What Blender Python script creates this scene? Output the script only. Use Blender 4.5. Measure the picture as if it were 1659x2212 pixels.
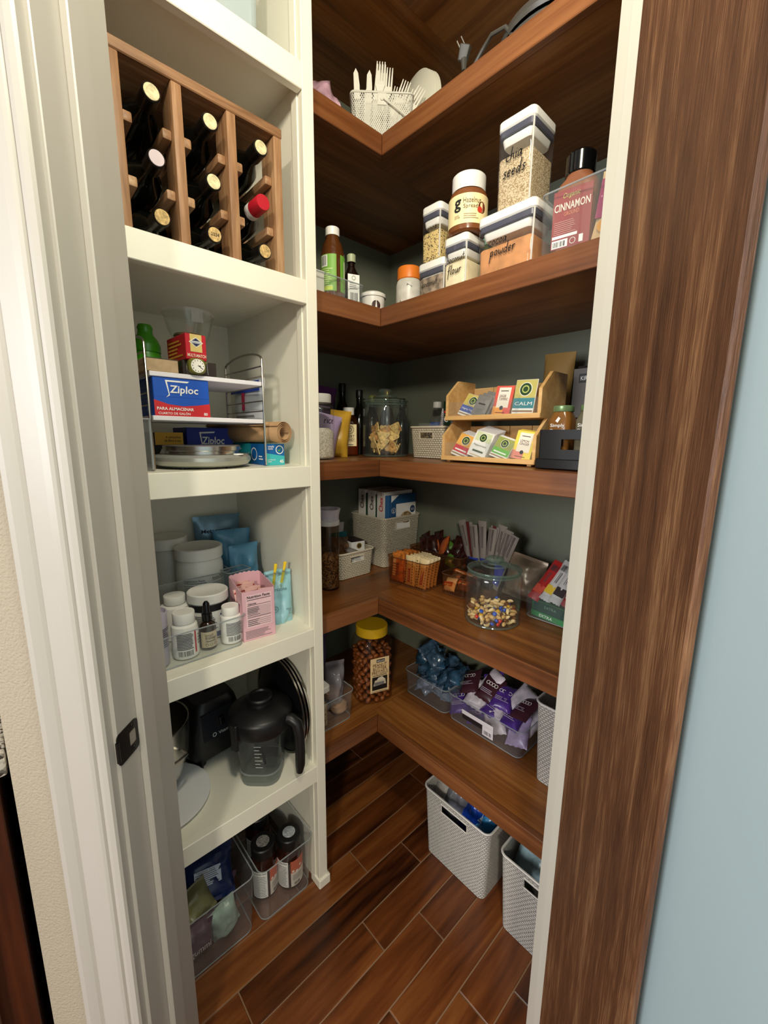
import bpy, bmesh, math, random
from mathutils import Vector, Matrix, noise
PI = math.pi
for o in list(bpy.data.objects): bpy.data.objects.remove(o)
SC = bpy.context.scene
COL = SC.collection
RND = random.Random(11)

def lin(c):
    f = lambda v: v/12.92 if v <= .04045 else ((v+.055)/1.055)**2.4
    return tuple(f(v/255) for v in c[:3]) + (1,)

# ---------------------------------------------------------------- camera, world, lights, exposure
cam = bpy.data.cameras.new('camera'); co = bpy.data.objects.new('camera', cam); COL.objects.link(co)
cam.sensor_fit = 'HORIZONTAL'; cam.sensor_width = 36; cam.lens = 890/1659*36; cam.clip_start = .02
_r = Vector((.734786, -.678230, .009652)); _f = Vector((.668574, .721778, -.179014)); _u = _r.cross(_f)
m = Matrix((_r, _u, -_f)).transposed().to_4x4(); m.translation = (0, 0, 1.45); co.matrix_world = m
SC.camera = co

world = bpy.data.worlds.new('world'); SC.world = world; world.use_nodes = True
bg = world.node_tree.nodes['Background']; bg.inputs[0].default_value = (1, .97, .92, 1); bg.inputs[1].default_value = .34

def lamp(name, loc, target, size, power, color):
    l = bpy.data.lights.new(name, 'AREA'); l.shape = 'DISK'; l.size = size; l.energy = power; l.color = color
    o = bpy.data.objects.new(name, l); COL.objects.link(o); o.location = loc
    o.rotation_euler = (Vector(target)-Vector(loc)).to_track_quat('-Z', 'Y').to_euler(); return o
lamp('kitchen_light', (-2.6, -2.2, 2.70), (.6, .6, 1.1), .40, 72, (1, .92, .76))
lamp('left_fill_light', (-2.75, .55, 1.75), (.8, .3, 1.25), 1.5, 74, (.98, .98, 1))  # unseen soft area light, added to brighten the right jamb and hallway wall
pl_ = bpy.data.lights.new('pendant_light', 'POINT'); pl_.energy = 38; pl_.shadow_soft_size = .07; pl_.color = (1, .91, .70)
po_ = bpy.data.objects.new('pendant_light', pl_); COL.objects.link(po_); po_.location = (.13, .08, 2.46)
SC.view_settings.view_transform = 'Standard'; SC.view_settings.look = 'None'
SC.view_settings.gamma = 1; SC.view_settings.use_curve_mapping = False
SC.view_settings.exposure = 0
SC.cycles.transparent_max_bounces = 24

# ---------------------------------------------------------------- materials
MT = {}
def nt(name):
    m = bpy.data.materials.new(name); m.use_nodes = True; t = m.node_tree
    b = t.nodes['Principled BSDF']; return m, t, b
def mat(name, c=None, rough=.5, metal=0, spec=.5, coat=0, emit=0, bump=0, bscale=200, var=0, vscale=8, sss=0):
    if name in MT: return MT[name]
    m, t, b = nt(name); N, L = t.nodes, t.links
    b.inputs['Base Color'].default_value = lin(c); b.inputs['Roughness'].default_value = rough
    b.inputs['Metallic'].default_value = metal; b.inputs['Specular IOR Level'].default_value = spec
    b.inputs['Coat Weight'].default_value = coat
    tc = None
    if bump or var:
        tc = N.new('ShaderNodeTexCoord')
    if bump:
        n = N.new('ShaderNodeTexNoise'); n.inputs['Scale'].default_value = bscale; n.inputs['Detail'].default_value = 3
        bp = N.new('ShaderNodeBump'); bp.inputs['Strength'].default_value = bump; bp.inputs['Distance'].default_value = .002
        L.new(tc.outputs['Object'], n.inputs['Vector']); L.new(n.outputs[0], bp.inputs['Height']); L.new(bp.outputs[0], b.inputs['Normal'])
    if var:
        n = N.new('ShaderNodeTexNoise'); n.inputs['Scale'].default_value = vscale; n.inputs['Detail'].default_value = 4
        r = N.new('ShaderNodeValToRGB'); c2 = tuple(max(0, v*(1-var)) for v in c); c3 = tuple(min(255, v*(1+var*.6)) for v in c)
        r.color_ramp.elements[0].position = .35; r.color_ramp.elements[1].position = .65
        r.color_ramp.elements[0].color = lin(c2); r.color_ramp.elements[1].color = lin(c3)
        L.new(tc.outputs['Object'], n.inputs['Vector']); L.new(n.outputs[0], r.inputs[0]); L.new(r.outputs[0], b.inputs['Base Color'])
    MT[name] = m; return m
def clear(name, tint=(245, 250, 248), rough=.03, ior=1.45, film=0, fc=(255, 255, 255)):
    """thin clear sheet: what passes through, plus a Fresnel reflection and a little surface film"""
    if name in MT: return MT[name]
    m, t, b = nt(name); N, L = t.nodes, t.links; N.remove(b); out = N['Material Output']
    tr = N.new('ShaderNodeBsdfTransparent'); tr.inputs[0].default_value = lin(tint)
    gl = N.new('ShaderNodeBsdfGlossy'); gl.inputs['Roughness'].default_value = rough
    lw = N.new('ShaderNodeLayerWeight'); lw.inputs[0].default_value = .5
    pw = N.new('ShaderNodeMath'); pw.operation = 'POWER'; pw.inputs[1].default_value = 4.5; L.new(lw.outputs['Facing'], pw.inputs[0])
    fr = N.new('ShaderNodeMath'); fr.operation = 'MULTIPLY_ADD'; fr.inputs[1].default_value = .55; fr.inputs[2].default_value = ((ior-1)/(ior+1))**2; L.new(pw.outputs[0], fr.inputs[0])
    mx = N.new('ShaderNodeMixShader'); L.new(fr.outputs[0], mx.inputs[0]); L.new(tr.outputs[0], mx.inputs[1]); L.new(gl.outputs[0], mx.inputs[2])
    s = mx
    if film:
        df = N.new('ShaderNodeBsdfDiffuse'); df.inputs[0].default_value = lin(fc)
        m2 = N.new('ShaderNodeMixShader'); m2.inputs[0].default_value = film
        L.new(mx.outputs[0], m2.inputs[1]); L.new(df.outputs[0], m2.inputs[2]); s = m2
    L.new(s.outputs[0], out.inputs[0]); MT[name] = m; return m
def wood(name, cols, axis='X', fine=60, coarse=5, stretch=.06, rough=.35, bump=.15, spec=.5, rand=0, warp=1.5, coat=0, pos=(.28, .5, .75)):
    if name in MT: return MT[name]
    m, t, b = nt(name); N, L = t.nodes, t.links
    tc = N.new('ShaderNodeTexCoord'); oi = N.new('ShaderNodeObjectInfo')
    add = N.new('ShaderNodeVectorMath'); add.operation = 'ADD'; mul = N.new('ShaderNodeVectorMath'); mul.operation = 'SCALE'; mul.inputs['Scale'].default_value = 37.
    cb = N.new('ShaderNodeCombineXYZ')
    for i in range(3): L.new(oi.outputs['Random'], cb.inputs[i])
    L.new(cb.outputs[0], mul.inputs[0]); L.new(tc.outputs['Object'], add.inputs[0]); L.new(mul.outputs[0], add.inputs[1])
    mp = N.new('ShaderNodeMapping'); i = 'XYZ'.index(axis); s = [1, 1, 1]; s[i] = stretch; mp.inputs['Scale'].default_value = s
    L.new(add.outputs[0], mp.inputs['Vector'])
    n1 = N.new('ShaderNodeTexNoise'); n1.inputs['Scale'].default_value = coarse; n1.inputs['Detail'].default_value = 5; n1.inputs['Distortion'].default_value = warp
    n2 = N.new('ShaderNodeTexNoise'); n2.inputs['Scale'].default_value = fine; n2.inputs['Detail'].default_value = 4
    L.new(mp.outputs[0], n1.inputs['Vector']); L.new(mp.outputs[0], n2.inputs['Vector'])
    mx = N.new('ShaderNodeMath'); mx.operation = 'MULTIPLY_ADD'; mx.inputs[1].default_value = .62; L.new(n1.outputs[0], mx.inputs[0])
    m3 = N.new('ShaderNodeMath'); m3.operation = 'MULTIPLY'; m3.inputs[1].default_value = .38; L.new(n2.outputs[0], m3.inputs[0]); L.new(m3.outputs[0], mx.inputs[2])
    src = mx.outputs[0]
    if rand:
        m4 = N.new('ShaderNodeMath'); m4.operation = 'MULTIPLY_ADD'; m4.inputs[1].default_value = rand; L.new(oi.outputs['Random'], m4.inputs[0])
        m5 = N.new('ShaderNodeMath'); m5.operation = 'SUBTRACT'; L.new(mx.outputs[0], m5.inputs[0]); m5.inputs[1].default_value = rand/2
        L.new(m5.outputs[0], m4.inputs[2]); src = m4.outputs[0]
    r = N.new('ShaderNodeValToRGB'); e = r.color_ramp.elements
    e[0].position = pos[0]; e[0].color = lin(cols[0]); e[1].position = pos[2]; e[1].color = lin(cols[2]); x = e.new(pos[1]); x.color = lin(cols[1])
    L.new(src, r.inputs[0]); L.new(r.outputs[0], b.inputs['Base Color'])
    bp = N.new('ShaderNodeBump'); bp.inputs['Strength'].default_value = bump; bp.inputs['Distance'].default_value = .002
    L.new(n2.outputs[0], bp.inputs['Height']); L.new(bp.outputs[0], b.inputs['Normal'])
    b.inputs['Roughness'].default_value = rough; b.inputs['Specular IOR Level'].default_value = spec; b.inputs['Coat Weight'].default_value = coat
    MT[name] = m; return m
def knit(name, c, cell=(.012, .0072)):
    """plastic with a moulded knit relief, laid out along the wall (UV in metres)"""
    m, t, b = nt(name); N, L = t.nodes, t.links
    b.inputs['Base Color'].default_value = lin(c); b.inputs['Roughness'].default_value = .5
    uv = N.new('ShaderNodeUVMap'); br = N.new('ShaderNodeTexBrick'); br.inputs['Scale'].default_value = 1
    br.inputs['Brick Width'].default_value = cell[0]; br.inputs['Row Height'].default_value = cell[1]
    br.inputs['Mortar Size'].default_value = .0020; br.inputs['Mortar Smooth'].default_value = 1
    br.inputs['Color1'].default_value = (1, 1, 1, 1); br.inputs['Color2'].default_value = (.7, .7, .7, 1); br.inputs['Mortar'].default_value = (0, 0, 0, 1)
    bp = N.new('ShaderNodeBump'); bp.inputs['Strength'].default_value = 1; bp.inputs['Distance'].default_value = .0045
    L.new(uv.outputs[0], br.inputs['Vector']); L.new(br.outputs[0], bp.inputs['Height']); L.new(bp.outputs[0], b.inputs['Normal'])
    MT[name] = m; return m
def speck(name, c1, c2, scale=300, rough=.8, lo=.45, hi=.55, c3=None, bump=.6):
    if name in MT: return MT[name]
    m, t, b = nt(name); N, L = t.nodes, t.links
    tc = N.new('ShaderNodeTexCoord'); v = N.new('ShaderNodeTexVoronoi'); v.inputs['Scale'].default_value = scale
    r = N.new('ShaderNodeValToRGB'); e = r.color_ramp.elements; e[0].color = lin(c1); e[1].color = lin(c2); e[0].position = lo; e[1].position = hi
    sp = N.new('ShaderNodeSeparateColor'); L.new(tc.outputs['Object'], v.inputs['Vector']); L.new(v.outputs['Color'], sp.inputs[0]); L.new(sp.outputs[0], r.inputs[0])
    L.new(r.outputs[0], b.inputs['Base Color']); b.inputs['Roughness'].default_value = rough
    bp = N.new('ShaderNodeBump'); bp.inputs['Strength'].default_value = bump; bp.inputs['Distance'].default_value = .002; bp.invert = True
    L.new(v.outputs['Distance'], bp.inputs['Height']); L.new(bp.outputs[0], b.inputs['Normal'])
    MT[name] = m; return m

# ---------------------------------------------------------------- meshes
def link(name, me, parent=None, loc=(0, 0, 0), rot=(0, 0, 0)):
    o = bpy.data.objects.new(name, me); COL.objects.link(o); o.parent = parent; o.location = loc; o.rotation_euler = rot; return o
def mk(name, v, f, m, parent=None, smooth=False, loc=(0, 0, 0), rot=(0, 0, 0), uv=None):
    me = bpy.data.meshes.new(name); me.from_pydata([tuple(p) for p in v], [], f)
    if uv:
        l = me.uv_layers.new(name='UVMap')
        for poly in me.polygons:
            for li, q in zip(poly.loop_indices, uv[poly.index]): l.data[li].uv = q
    me.validate(); me.update()
    if smooth: me.shade_smooth(); me.set_sharp_from_angle(angle=smooth if smooth is not True else .7)
    if m: me.materials.append(m)
    return link(name, me, parent, loc, rot)
def frombm(name, bm, m, parent=None, smooth=False, loc=(0, 0, 0), rot=(0, 0, 0)):
    bmesh.ops.recalc_face_normals(bm, faces=bm.faces)
    me = bpy.data.meshes.new(name); bm.to_mesh(me); bm.free()
    if smooth: me.shade_smooth(); me.set_sharp_from_angle(angle=smooth if smooth is not True else .7)
    if m: me.materials.append(m)
    return link(name, me, parent, loc, rot)
def thing(name, label, cat, loc=(0, 0, 0), rz=0, group=None, rot=None):
    o = bpy.data.objects.new(name, None); COL.objects.link(o); o.location = loc; o.empty_display_size = .02
    o.rotation_euler = rot if rot else (0, 0, rz); o['label'] = label; o['category'] = cat
    if group: o['group'] = group
    return o
def tag(o, label, cat, group=None):
    o['label'] = label; o['category'] = cat
    if group: o['group'] = group
    return o
def struct(o): o['kind'] = 'structure'; return o
def copytree(o, parent=None):
    c = o.copy(); COL.objects.link(c); c.parent = parent
    for ch in list(o.children): copytree(ch, c)
    return c
def bx(name, x0, y0, z0, x1, y1, z1, m, parent=None, bev=0, seg=1, loc=(0, 0, 0), rot=(0, 0, 0)):
    v = [(x, y, z) for z in (z0, z1) for y in (y0, y1) for x in (x0, x1)]
    f = [(0, 2, 3, 1), (4, 5, 7, 6), (0, 1, 5, 4), (2, 6, 7, 3), (0, 4, 6, 2), (1, 3, 7, 5)]
    if not bev: return mk(name, v, f, m, parent, False, loc, rot)
    bm = bmesh.new(); vs = [bm.verts.new(p) for p in v]
    for q in f: bm.faces.new([vs[i] for i in q])
    bmesh.ops.bevel(bm, geom=list(bm.edges), offset=bev, segments=seg, affect='EDGES', profile=.5)
    return frombm(name, bm, m, parent, .6 if seg > 1 else False, loc, rot)
def lathe(name, prof, m, parent=None, seg=28, loc=(0, 0, 0), rot=(0, 0, 0), sq=None, smooth=.6):
    """turned shape; sq = superellipse exponent for squared sections"""
    v, f, rings = [], [], []
    for r, z in prof:
        if r <= 1e-6: rings.append([len(v)]); v.append((0, 0, z)); continue
        ring = []
        for i in range(seg):
            a = 2*PI*i/seg; c, s = math.cos(a), math.sin(a); k = 1
            if sq: k = (abs(c)**sq+abs(s)**sq)**(-1/sq)
            ring.append(len(v)); v.append((r*c*k, r*s*k, z))
        rings.append(ring)
    for a, b in zip(rings, rings[1:]):
        if len(a) == 1 and len(b) == 1: continue
        for i in range(seg):
            j = (i+1) % seg
            if len(a) == 1: f.append((a[0], b[j], b[i]))
            elif len(b) == 1: f.append((a[i], a[j], b[0]))
            else: f.append((a[i], a[j], b[j], b[i]))
    return mk(name, v, f, m, parent, smooth, loc, rot)
def tube(name, pts, r, m, parent=None, seg=8, closed=False, loc=(0, 0, 0), rot=(0, 0, 0)):
    P = [Vector(p) for p in pts]; n = len(P); v, f = [], []; up = None
    for i, p in enumerate(P):
        t = (P[(i+1) % n]-P[i-1]) if closed else (P[min(i+1, n-1)]-P[max(i-1, 0)])
        t.normalize()
        if up is None: up = t.orthogonal().normalized()
        up = (up-t*up.dot(t)).normalized(); w = t.cross(up); rr = r[i] if isinstance(r, (list, tuple)) else r
        for k in range(seg):
            a = 2*PI*k/seg; v.append(p+(up*math.cos(a)+w*math.sin(a))*rr)
    for i in range(n if closed else n-1):
        for k in range(seg):
            a, b = i*seg+k, i*seg+(k+1) % seg; c, d = ((i+1) % n)*seg+(k+1) % seg, ((i+1) % n)*seg+k
            f.append((a, b, c, d))
    if not closed: f += [tuple(reversed(range(seg))), tuple(range((n-1)*seg, n*seg))]
    return mk(name, v, f, m, parent, True, loc, rot)
def arc(cx, cz, r, a0, a1, n, y=0, plane='XZ'):
    out = []
    for i in range(n+1):
        a = math.radians(a0+(a1-a0)*i/n); p, q = cx+r*math.cos(a), cz+r*math.sin(a)
        out.append({'XZ': (p, y, q), 'XY': (p, q, y), 'YZ': (y, p, q)}[plane])
    return out
def prism(name, poly, z0, z1, m, parent=None, bev=0, loc=(0, 0, 0), rot=(0, 0, 0), seg=1, smooth=False):
    bm = bmesh.new(); a = [bm.verts.new((x, y, z0)) for x, y in poly]; b = [bm.verts.new((x, y, z1)) for x, y in poly]
    bm.faces.new(list(reversed(a))); bm.faces.new(b); n = len(poly)
    for i in range(n): bm.faces.new((a[i], a[(i+1) % n], b[(i+1) % n], b[i]))
    if bev: bmesh.ops.bevel(bm, geom=list(bm.edges), offset=bev, segments=seg, affect='EDGES', profile=.5)
    return frombm(name, bm, m, parent, smooth, loc, rot)
def rrect(w, d, r, n=4):
    """rounded rectangle from the middle of the front side (-y), counter-clockwise"""
    r = min(r, w/2-1e-4, d/2-1e-4); o = []
    for cx, cy, a0 in ((w/2-r, -d/2+r, -90), (w/2-r, d/2-r, 0), (-w/2+r, d/2-r, 90), (-w/2+r, -d/2+r, 180)):
        for i in range(n+1):
            a = math.radians(a0+90*i/n); o.append((cx+r*math.cos(a), cy+r*math.sin(a)))
    return o
def rbox(name, w, d, z0, z1, m, parent=None, r=.01, taper=1, bev=.002, loc=(0, 0, 0), rot=(0, 0, 0), n=4, y=0, x=0):
    """solid with rounded-rectangle section; taper = bottom size / top size"""
    L = [(taper, z0, bev), (taper, z0+bev, 0), (1, z1-bev, 0), (1, z1, bev)]; v, f = [], []
    for k, z, ins in L:
        for p in rrect(w*k-2*ins, d*k-2*ins, max(r-ins, .0005), n): v.append((p[0]+x, p[1]+y, z))
    c = len(v)//4
    f.append(tuple(reversed(range(c)))); f.append(tuple(range(3*c, 4*c)))
    for a in range(3):
        for i in range(c): j = (i+1) % c; f.append((a*c+i, a*c+j, (a+1)*c+j, (a+1)*c+i))
    return mk(name, v, f, m, parent, .6, loc, rot)
def binm(name, w, d, h, m, parent=None, r=.02, wall=.0025, taper=.92, slots=(), rim=0, loc=(0, 0, 0), rot=(0, 0, 0), n=5, base=.003, low=None):
    """open container, walls with thickness; slots = [(side 0..3, half width, z0, z1)]; low = height of the front edge"""
    k2 = lambda z: taper+(1-taper)*z/h
    def loop(off):
        P = rrect(w-2*off, d-2*off, max(r-off, .001), n); q = []
        N_ = len(P)
        for i in range(N_):
            a, b = P[i], P[(i+1) % N_]; q.append((a, None))
            if (i+1) % (n+1) == 0:
                side = {0: 1, 1: 2, 2: 3, 3: 0}[((i+1)//(n+1))-1]   # the straight run after each corner: right, back, left, front
                hw = [s[1] for s in slots if s[0] == side]
                ks = [-hw[0], hw[0]] if hw else []
                Lx = math.dist(a, b)
                for u in ks:
                    tt = .5+u/Lx; q.append(((a[0]+(b[0]-a[0])*tt, a[1]+(b[1]-a[1])*tt), side))
        return q
    lo, li = loop(0), loop(wall); C = len(lo)
    zs = sorted({0, h} | {s[2] for s in slots} | {s[3] for s in slots}); v, f, uv = [], [], []
    per = [0]
    for i in range(C): per.append(per[-1]+math.dist(lo[i][0], lo[(i+1) % C][0]))
    def top(p, z):
        if low and z == h:
            t = (p[1]+d/2)/d; return low+(h-low)*min(1, max(0, t*2.2))
        return z
    def ring(L_, z, inner):
        s = len(v); zz = max(z, base) if inner else z; kk = k2(zz)
        for p, _ in L_: v.append((p[0]*kk, p[1]*kk, top(p, zz)))
        return s
    ro = [ring(lo, z, False) for z in zs]; ri = [ring(li, z, True) for z in zs]
    def skip(i, a):
        sd = lo[i][1]
        if sd is None or lo[(i+1) % C][1] != sd: return False
        return any(s[0] == sd and zs[a] >= s[2]-1e-6 and zs[a+1] <= s[3]+1e-6 for s in slots)
    for a in range(len(zs)-1):
        for i in range(C):
            j = (i+1) % C; q = [(per[i], zs[a]), (per[i+1], zs[a]), (per[i+1], zs[a+1]), (per[i], zs[a+1])]
            o4 = (ro[a]+i, ro[a]+j, ro[a+1]+j, ro[a+1]+i); i4 = (ri[a]+i, ri[a]+j, ri[a+1]+j, ri[a+1]+i)
            if skip(i, a):
                for e0, e1 in ((0, 1), (1, 2), (2, 3), (3, 0)): f.append((o4[e0], i4[e0], i4[e1], o4[e1])); uv.append([(0, 0)]*4)
            else:
                f.append(o4); uv.append(q); f.append(tuple(reversed(i4))); uv.append(list(reversed(q)))
    for i in range(C):
        j = (i+1) % C; f.append((ro[-1]+i, ro[-1]+j, ri[-1]+j, ri[-1]+i)); uv.append([(0, 0)]*4)
    f.append(tuple(reversed([ro[0]+i for i in range(C)]))); uv.append([(0, 0)]*C)
    f.append(tuple(ri[0]+i for i in range(C))); uv.append([(0, 0)]*C)
    ob = mk(name, v, f, m, parent, .6, loc, rot, uv)
    return ob
def rimtube(name, w, d, r, z, rad, m, parent, n=5):
    return tube(name, [(x, y, z) for x, y in rrect(w, d, r, n)], rad, m, parent, 6, True)
def pouch(name, w, h, t, m, parent=None, loc=(0, 0, 0), rot=(0, 0, 0), seed=0, stand=False, rough=.12, nx=14, ny=18, seam=.08, bend=0, top=None, zig=0):
    """soft bag in the local XZ plane, bottom at z=0; stand = gusseted base, thin top"""
    v, f = [], []; idx = {}
    def off(u, q):
        a = max(0, 1-abs(2*u-1)**2.6); e = min(q, 1-q)
        b = min(1, e/ .28)**.6 if not stand else (1 if q < .12 else max(0, 1-((q-.12)/.80)**1.5))
        if q > 1-seam or (q < seam and not stand): b *= .04
        nz = noise.noise(Vector((u*4.3+seed*3.1, q*5.1, seed*1.7)))
        return t/2*(a**.7)*b*(1+nz*rough*4)+.0008
    for s in (-1, 1):
        for j in range(ny+1):
            for i in range(nx+1):
                u, q = i/nx, j/ny
                wob = 1-.05*abs(noise.noise(Vector((q*5+seed, seed, 0))))-(.06 if .1 < q < .9 and not stand else 0)*math.sin(PI*q)
                x = (u-.5)*w*wob; z = q*h
                if zig and (j == ny or (j == 0 and not stand)): z += (zig if (i % 2) else -zig)
                if top and q > .55: x += top*(q-.55)/.45
                y = s*off(u, q)+bend*(q*q)+noise.noise(Vector((u*2+seed, q*2.5, 9+seed)))*rough*t*.6*min(1, q*4)+s*(noise.noise(Vector((u*9+seed, q*8+u*5, 3+seed)))+.6*abs(noise.noise(Vector((u*5-q*7, q*12, 5+seed)))))*rough*t*.55*min(1, u*6, (1-u)*6, (1-q)*7)
                idx[(s, i, j)] = len(v); v.append((x, y, z))
    for s in (-1, 1):
        for j in range(ny):
            for i in range(nx):
                q = [idx[(s, i, j)], idx[(s, i+1, j)], idx[(s, i+1, j+1)], idx[(s, i, j+1)]]
                f.append(tuple(q if s < 0 else reversed(q)))
    B = [(i, 0) for i in range(nx)]+[(nx, j) for j in range(ny)]+[(i, ny) for i in range(nx, 0, -1)]+[(0, j) for j in range(ny, 0, -1)]
    for a, b in zip(B, B[1:]+B[:1]): f.append((idx[(-1,)+b], idx[(-1,)+a], idx[(1,)+a], idx[(1,)+b]))
    return mk(name, v, f, m, parent, 1.0, loc, rot)

# ---------------------------------------------------------------- print: flat shapes and lettering laid on a surface
_T = {}
def glyphs(s, bold=0, ital=0, sp=1):
    k = (s, bold, ital, sp)
    if k in _T: return _T[k]
    cu = bpy.data.curves.new('t', 'FONT'); cu.body = s; cu.size = 1; cu.offset = bold; cu.shear = ital; cu.resolution_u = 2; cu.space_character = sp
    cu.space_line = .8
    o = bpy.data.objects.new('t', cu); me = bpy.data.meshes.new_from_object(o)
    v = [(p.co.x, p.co.y) for p in me.vertices]; f = [tuple(q.vertices) for q in me.polygons]
    bpy.data.objects.remove(o); bpy.data.curves.remove(cu); bpy.data.meshes.remove(me)
    xs = [p[0] for p in v]; ys = [p[1] for p in v]; x0, x1, y0, y1 = min(xs), max(xs), min(ys), max(ys)
    v = [(x-(x0+x1)/2, y-(y0+y1)/2) for x, y in v]
    _T[k] = (v, f, x1-x0, y1-y0); return _T[k]
HAND = {  # pen strokes: x-height .5
 'c': (.42, [[(.40, .40), (.28, .5), (.12, .42), (.05, .22), (.12, .04), (.28, 0), (.42, .1)]]),
 'h': (.46, [[(.12, 1.05), (.06, 0)], [(.08, .3), (.22, .48), (.34, .42), (.36, .2), (.40, 0), (.46, .05)]]),
 'i': (.2, [[(.1, .48), (.08, .1), (.14, 0), (.2, .05)], [(.12, .68), (.13, .73)]]),
 'a': (.48, [[(.38, .42), (.22, .5), (.08, .34), (.06, .12), (.16, 0), (.30, .12), (.40, .46)], [(.40, .46), (.38, .12), (.44, 0), (.5, .06)]]),
 's': (.38, [[(.36, .44), (.22, .5), (.12, .40), (.22, .28), (.32, .16), (.22, .02), (.04, .04)]]),
 'e': (.40, [[(.06, .24), (.24, .28), (.34, .40), (.24, .5), (.10, .40), (.06, .18), (.16, 0), (.34, .06)]]),
 'd': (.48, [[(.36, .40), (.20, .48), (.07, .32), (.06, .10), (.18, 0), (.32, .14)], [(.44, 1.05), (.37, .2), (.40, .0), (.48, .05)]]),
 'o': (.44, [[(.26, .5), (.10, .40), (.06, .18), (.16, .02), (.32, .10), (.38, .32), (.26, .5)]]),
 'p': (.46, [[(.10, .48), (.06, -.62)], [(.09, .32), (.24, .5), (.38, .40), (.36, .16), (.22, .04), (.08, .12)]]),
 'w': (.58, [[(.06, .48), (.08, .12), (.18, .02), (.30, .36), (.34, .06), (.44, .04), (.56, .5)]]),
 'r': (.34, [[(.08, .48), (.07, 0)], [(.08, .30), (.20, .48), (.34, .44)]]),
 'n': (.46, [[(.08, .48), (.06, 0)], [(.08, .28), (.22, .48), (.34, .40), (.36, .1), (.42, 0), (.47, .05)]]),
 'u': (.48, [[(.08, .48), (.06, .14), (.16, 0), (.30, .12), (.38, .48)], [(.38, .48), (.38, .08), (.46, .02)]]),
 't': (.32, [[(.18, .95), (.14, .1), (.22, 0), (.32, .08)], [(.0, .55), (.34, .62)]]),
 'f': (.34, [[(.36, .92), (.26, 1.05), (.16, .9), (.12, -.45)], [(.0, .45), (.30, .50)]]),
 'l': (.2, [[(.14, 1.05), (.08, .1), (.14, 0), (.2, .06)]]),
 'q': (.48, [[(.36, .42), (.20, .5), (.07, .34), (.08, .10), (.20, .04), (.34, .2)], [(.40, .5), (.30, -.55), (.36, -.35)]]),
 ' ': (.3, [])}
class Pr:
    """collects flat shapes in a surface's own (x, z) and turns them into thin child meshes"""
    def __init__(s, parent, y=0, R=None, rz=0, o=(0, 0, 0), tilt=0):
        s.p, s.y, s.R, s.g = parent, y, R, {}
        s.M = Matrix.Translation(o) @ Matrix.Rotation(rz, 4, 'Z') @ Matrix.Rotation(tilt, 4, 'X')
    def pt(s, x, z, off):
        if s.R: a = x/s.R; r = s.R+off; return s.M @ Vector((r*math.sin(a), s.y-r*math.cos(a), z))
        return s.M @ Vector((x, s.y-off, z))
    def add(s, name, m, v, f, lay):
        V, F = s.g.setdefault((name, m.name), ([], [])); b = len(V); off = .0004+.00035*lay
        V += [s.pt(x, z, off) for x, z in v]; F += [tuple(i+b for i in q) for q in f]
    def rect(s, x0, z0, x1, z1, m, name='paper_label', lay=0):
        n = max(1, int(abs(x1-x0)/.004)) if s.R else 1; v, f = [], []
        for i in range(n+1): x = x0+(x1-x0)*i/n; v += [(x, z0), (x, z1)]
        for i in range(n): f.append((2*i, 2*i+2, 2*i+3, 2*i+1))
        s.add(name, m, v, f, lay); return s
    def poly(s, pts, m, name='printed_shape', lay=1): s.add(name, m, pts, [tuple(range(len(pts)))], lay); return s
    def disc(s, x, z, r, m, name='printed_badge', lay=1, n=18, rz=None):
        return s.poly([(x+r*math.cos(2*PI*i/n), z+(rz or r)*math.sin(2*PI*i/n)) for i in range(n)], m, name, lay)
    def ring(s, x, z, r, t, m, name='printed_ring', lay=2, n=20):
        v, f = [], []
        for i in range(n): a = 2*PI*i/n; v += [(x+r*math.cos(a), z+r*math.sin(a)), (x+(r-t)*math.cos(a), z+(r-t)*math.sin(a))]
        for i in range(n): j = (i+1) % n; f.append((2*i, 2*j, 2*j+1, 2*i+1))
        s.add(name, m, v, f, lay); return s
    def text(s, t, x, z, h, m, w=None, lay=3, bold=0, ital=0, al='c', rot=0, sp=1, name='lettering'):
        v, f, W, H = glyphs(t, bold, ital, sp); k = h/H; kx = (w/W) if w else k
        dx = {'c': 0, 'l': W*kx/2, 'r': -W*kx/2}[al]; c, sn = math.cos(rot), math.sin(rot)
        s.add(name, m, [(x+(a*kx+dx)*c-b*k*sn, z+(a*kx+dx)*sn+b*k*c) for a, b in v], f, lay); return s
    def hand(s, t, x, z, h, m, lay=3, wd=.055, sl=.12, name='handwriting'):
        cx = 0; v, f = [], []
        for ch in t:
            w, st = HAND[ch]
            for pl in st:
                P = [(cx+a, b) for a, b in pl]; n = len(P)
                for i in range(n):
                    t0 = P[max(i-1, 0)]; t1 = P[min(i+1, n-1)]; dx, dy = t1[0]-t0[0], t1[1]-t0[1]; L_ = math.hypot(dx, dy) or 1
                    nx_, ny_ = -dy/L_*wd, dx/L_*wd
                    v += [(P[i][0]+nx_, P[i][1]+ny_), (P[i][0]-nx_, P[i][1]-ny_)]
                b = len(v)-2*n
                for i in range(n-1): f.append((b+2*i, b+2*i+1, b+2*i+3, b+2*i+2))
            cx += w+.05
        s.add(name, m, [(x+(a-cx/2+b*sl)*h, z+b*h) for a, b in v], f, lay); return s
    def lines(s, x0, z0, x1, z1, n, m, lay=2, fill=.45, jag=.25, name='fine_print', seed=1):
        r = random.Random(seed); dz = (z1-z0)/n
        for i in range(n):
            z = z0+dz*i; e = x1-(x1-x0)*jag*r.random(); s.rect(x0, z, e, z+dz*fill, m, name, lay)
        return s
    def bars(s, x0, z0, x1, z1, m, n=16, lay=2, name='barcode', seed=3):
        r = random.Random(seed); dx = (x1-x0)/n
        for i in range(n): s.rect(x0+dx*i, z0, x0+dx*(i+r.uniform(.25, .8)), z1, m, name, lay)
        return s
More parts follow.
